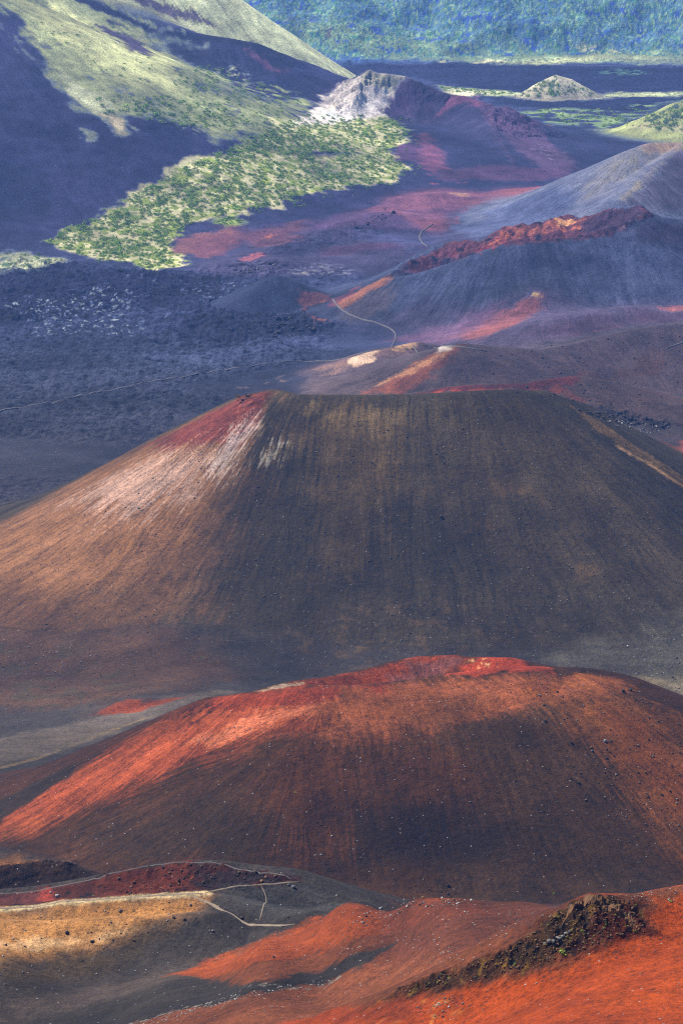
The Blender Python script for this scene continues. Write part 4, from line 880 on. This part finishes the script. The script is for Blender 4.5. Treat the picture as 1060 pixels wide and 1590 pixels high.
STONES.sort(key=lambda s: -s[2] / s[1])
NIND = 262
for x, y, r, kd, ar in STONES[:NIND]:
    cat, lb, gp = GROUPS[ar]; place(rnd.choice(ROCKS[kd]), cat, x, y, r, lb, cat, gp)
def merged(name, items, protos, label, sink=.25, category=None):
    """many small repeats as one mesh of stuff; items = (x, y, r, key)"""
    VS, FS_, MI, off = [], [], [], 0; mats = []
    cache = {}
    for k, lst in protos.items():
        cache[k] = []
        for me in lst:
            v = np.array([q.co[:] for q in me.vertices]); f = np.array([p.vertices[:] for p in me.polygons]); cache[k].append((v, f))
        mats.append((k, lst[0].materials[0]))
    mk = {k: i for i, (k, _) in enumerate(mats)}
    for x, y, r, k in items:
        v, f = rnd.choice(cache[k][:3]); a = rnd.uniform(0, 6.28); c, s = math.cos(a), math.sin(a)
        q = v * (r * rnd.uniform(.8, 1.3), r * rnd.uniform(.8, 1.2), r * rnd.uniform(.8, 1.1))
        q = np.stack([q[:, 0] * c - q[:, 1] * s + x, q[:, 0] * s + q[:, 1] * c + y, q[:, 2] + float(ground(x, y)) + r * (.5 - sink)], 1)
        VS.append(q); FS_.append(f + off); MI.append(np.full(len(f), mk[k])); off += len(v)
    o = new_mesh(name, np.concatenate(VS), np.concatenate(FS_).ravel(), 3, None, smooth_=False)
    for _, m in mats: o.data.materials.append(m)
    o.data.polygons.foreach_set('material_index', np.concatenate(MI).astype(np.int32)); o['kind'] = 'stuff'; o['label'] = label
    return o
merged('loose_stones', [s[:4] for s in STONES[NIND:]], ROCKS, 'countless small stones strewn over the cinder slopes')
print('stones', len(STONES), time.time() - T0)

# shrubs
def mat_leaf(name, a, b):
    m = mat_simple(name, a, b, .05, .8, .2); return m
LEAF = {'green': mat_leaf('leaf_green', (.09, .20, .015), (.27, .44, .045)), 'olive': mat_leaf('leaf_olive', (.17, .25, .04), (.33, .40, .08)), 'tuft': mat_leaf('leaf_tuft', (.10, .09, .02), (.28, .24, .05))}
def shrub_mesh(mat, seed, nleaf=70):
    r = random.Random(seed); bm = bmesh.new()
    for i in range(nleaf):
        th = r.uniform(0, 6.283); ph = math.acos(r.uniform(-.05, 1)); rr = r.uniform(.72, 1.05) * (1 + .25 * math.sin(3 * th + seed))
        c = Vector((rr * math.sin(ph) * math.cos(th), rr * math.sin(ph) * math.sin(th), rr * math.cos(ph) * .75))
        nn = (c + Vector((r.gauss(0, .5), r.gauss(0, .5), r.gauss(0, .4)))).normalized(); t = nn.orthogonal().normalized(); b = nn.cross(t); s = r.uniform(.16, .34)
        vs = [bm.verts.new(c + t * s * p + b * s * q) for p, q in ((-1, -.5), (.2, -.9), (1, .1))]
        bm.faces.new(vs)
    me = bpy.data.meshes.new('shrub'); bm.to_mesh(me); bm.free(); me.materials.append(mat); return me
SH = {k: [shrub_mesh(m, i + 1) for i in range(3)] for k, m in LEAF.items()}
SHR = []
def shrubs(poly, n, r0, r1, kinds, area, own=None, cluster=0):
    for x, y, px, py in scatter(poly, n, own, cluster): SHR.append((x, y, rnd.uniform(r0, r1), rnd.choice(kinds), area))
GO = ['green', 'green', 'green', 'olive']
shrubs(AP, 3600, 1.2, 3.6, GO, 'apron', APOWN, 22)
shrubs([(60, 375), (160, 325), (300, 245), (400, 198), (640, 180), (655, 270), (600, 295), (440, 326), (300, 350), (270, 378), (300, 410), (200, 425)], 700, 1.2, 2.6, GO, 'apron', APOWN, 18)
shrubs(AP2, 45, 1.6, 3.0, GO, 'apron', APOWN)
shrubs([(380, 215), (480, 175), (540, 190), (620, 195), (630, 215), (560, 232), (440, 240), (330, 260)], 260, 2.0, 3.6, ['green'], 'apron', APOWN)
shrubs([(-100, 392), (0, 392), (60, 395), (105, 402), (60, 416), (0, 420), (-100, 420)], 60, 1.4, 3.0, GO, 'left', None)
shrubs([(150, 150), (190, 148), (200, 175), (160, 180)], 14, 2, 4.5, ['green'], 'mountain', None)
shrubs([(200, 150), (270, 150), (360, 190), (370, 205), (280, 195), (215, 185)], 140, 2, 4.5, GO, 'mountain', None)
shrubs([(260, 120), (330, 95), (400, 125), (470, 160), (430, 200), (330, 190)], 380, 1.5, 3.2, GO, 'mountain', None, 20)
shrubs([(60, 30), (200, 40), (250, 120), (180, 130), (90, 70)], 40, 1.5, 3.2, GO, 'mountain', None)
shrubs([(795, 150), (862, 118), (900, 135), (930, 150)], 90, 2, 4.5, ['green'], 'far', None)
shrubs([(680, 134), (800, 144), (760, 148), (690, 142)], 70, 2, 4.5, ['green'], 'far', None)
shrubs([(985, 200), (1060, 155), (1180, 140), (1180, 205)], 220, 2, 4.5, GO, 'far', None)
shrubs([(800, 176), (860, 168), (1100, 170), (1100, 200), (900, 198)], 240, 2, 4.5, GO, 'far', None, 30)
SHR.sort(key=lambda s: -s[2] / s[1])
SG = {'apron': ('round green shrub among hundreds on the pale slope above the lava field', 'shrubs covering the pale slope'),
      'mountain': ('round green shrub low on the grassy mountain side', 'shrubs on the grassy mountain side'),
      'left': ('low shrub on the pale strip at the left edge of the lava field', 'shrubs on the left pale strip'),
      'far': ('small shrub on the far green flats and little cones', 'shrubs on the far flats')}
for x, y, r, kd, ar in SHR[:290]:
    o = place(rnd.choice(SH[kd]), 'shrub', x, y, r, SG[ar][0], 'shrub', SG[ar][1], sink=.5)
    o.rotation_euler[0] = o.rotation_euler[1] = 0
merged('shrub_cover', [(x, y, r, k) for x, y, r, k, a in SHR[290:]], {k: SH[k] for k in ('green', 'olive')}, 'green shrubs too many to count on the crater slopes', sink=.5)

# ------------------------------------------------------------------ the craggy outcrop in the foreground
def outcrop():
    e = bpy.data.objects.new('rock_outcrop', None); C.objects.link(e); g0 = hit(880, 1450); e.location = (g0[0], g0[1], float(ground(*g0)))
    e['label'] = 'craggy dark brown rock outcrop breaking through the orange foreground slope'; e['category'] = 'rock outcrop'
    def blob(lst, kinds, nm, lab=None):
        VS, FF, MI, off = [], [], [], 0
        for px, py, r, k in lst:
            me = rnd.choice(ROCKS[k][:3] if nm != 'rock_face' else ROCKS[k][:2]); v = np.array([q.co[:] for q in me.vertices]); f = np.array([p.vertices[:] for p in me.polygons])
            g = hit(px, py); a = rnd.uniform(0, 6.28); c, s = math.cos(a), math.sin(a)
            v = v * (r * rnd.uniform(.8, 1.4), r * rnd.uniform(.7, 1.1), r * rnd.uniform(.8, 1.3))
            v = np.stack([v[:, 0] * c - v[:, 1] * s + g[0] - e.location[0], v[:, 0] * s + v[:, 1] * c + g[1] - e.location[1], v[:, 2] + float(ground(*g)) - e.location[2] + r * .15], 1)
            VS.append(v); FF.append(f + off); MI.append(np.full(len(f), kinds.index(k))); off += len(v)
        o = new_mesh(nm, np.concatenate(VS), np.concatenate(FF).ravel(), 3, None, None, e, False)
        for k in kinds: o.data.materials.append(ROCKS[k][0].materials[0])
        o.data.polygons.foreach_set('material_index', np.concatenate(MI).astype(np.int32))
        if lab: o['label'] = lab
        return o
    # the crag itself: one jagged wall with its back sloping into the hill
    from mathutils import noise as mn
    line = [(866, 1446), (880, 1422), (905, 1404), (930, 1398), (950, 1410), (975, 1426), (1002, 1446)]
    pts = np.array([hit(*p) for p in line]); ss_ = np.r_[0, np.cumsum(np.hypot(*np.diff(pts, axis=0).T))]
    nu = int(ss_[-1] / .14); nv = 70; uu = np.linspace(0, ss_[-1], nu); lx = np.interp(uu, ss_, pts[:, 0]); ly = np.interp(uu, ss_, pts[:, 1])
    hh = np.interp(uu / ss_[-1], [0, .12, .3, .5, .62, .8, 1], [.1, .5, 1.0, .8, .4, .5, .1])
    V = np.empty((nu, nv, 3))
    for a in range(nu):
        for b in range(nv):
            v = -1 + 2 * b / (nv - 1); x = lx[a] + v * .8; y = ly[a] + v * 3.4
            t = min(max((v + .45) / .3, 0), 1); t2 = min(max((v - .1) / .85, 0), 1); up = hh[a] * (t * t * (3 - 2 * t)) * (1 - t2 * t2 * (3 - 2 * t2))
            q = Vector((x, y * .8, up * 1.6))
            d = mn.voronoi(q * .75)[0]; d2 = mn.voronoi(q * 1.9)[0]
            crack = (d[1] - d[0]) * 1.1 + (d2[1] - d2[0]) * .45 - .55; amp = (1 - abs(v) ** 6) * min(1, hh[a])
            f = mn.fractal(q * 1.4, .8, 2.2, 5)
            V[a, b] = (x + .35 * f * amp - e.location[0], y - .9 * up + (.6 * crack + .5 * f) * amp - e.location[1], up + (.4 * crack + .35 * f) * amp * (.4 + .6 * min(1, up)) - (1 - amp) * .5)
    gx = V[..., 0] + e.location[0]; gy = V[..., 1] + e.location[1]; V[..., 2] += ground(gx, gy) - e.location[2]
    g_ = np.arange(nu * nv).reshape(nu, nv); fq = np.stack([g_[:-1, :-1], g_[1:, :-1], g_[1:, 1:], g_[:-1, 1:]], -1).reshape(-1)
    new_mesh('crag', V.reshape(-1, 3), fq, 4, MCRAG, None, e, False)
    blob([(846, 1466, .6, 'grey'), (852, 1461, .7, 'grey'), (859, 1462, .8, 'grey'), (866, 1457, .9, 'grey'), (873, 1455, .8, 'grey'), (879, 1451, .7, 'grey'), (870, 1464, .6, 'grey'), (862, 1468, .55, 'grey'), (884, 1447, .6, 'grey')], ['grey'], 'rock_face', 'smooth grey rock face low in the crag')
    rub = []
    while len(rub) < 900:
        px = rnd.uniform(590, 1000); py = rnd.uniform(1395, 1553)
        if inpoly(px, py, OUTC): rub.append((px, py, 1 * (.1 + .4 * rnd.random() ** 2), rnd.choice(['rust', 'rust', 'dark', 'rust', 'rust'])))
    o = blob(rub, ['rust', 'dark', 'grey'], 'rubble'); o['kind'] = 'stuff'
outcrop()
TUFT = [shrub_mesh(LEAF['tuft'], 30 + i, 120) for i in range(3)]; TUFG = [shrub_mesh(LEAF['olive'], 40 + i, 120) for i in range(3)]
ot = []
while len(ot) < 60:
    px = rnd.uniform(590, 1000); py = rnd.uniform(1395, 1553)
    if inpoly(px, py, OUTC): ot.append((px, py))
for px, py in ot:
    g = hit(px, py); place(rnd.choice(TUFT if rnd.random() < .85 else TUFG), 'plant_tuft', g[0], g[1], rnd.uniform(.18, .42), 'small yellow green tuft growing among the rocks of the foreground outcrop', 'plant', 'tufts growing on the outcrop', sink=.45)
for px, py, r, lb in [(872, 1480, .9, 'bright green tuft under the grey rock face of the outcrop'), (320 * 1 + 540, 1388, .7, 'green tuft on the skyline left of the outcrop top'), (314, 1021, .9, 'lone green shrub low on the big brown cone'), (458, 1231, .7, 'lone dark green shrub in the middle of the red cone'), (170, 1393, .4, 'tiny green plant beside the red scar by the path'), (145, 1391, .35, 'tiny green plant on the crater wall near the pale boulder'), (1040, 1400, .4, 'small green tuft on the orange slope right of the outcrop'), (8, 1300, .8, 'small green shrub at the left foot of the red cone')]:
    g = hit(px, py); place(rnd.choice(SH['green'] if r > .6 else TUFG), 'shrub', g[0], g[1], r, lb, 'shrub', sink=.45)
print('objects', len(bpy.data.objects), time.time() - T0)
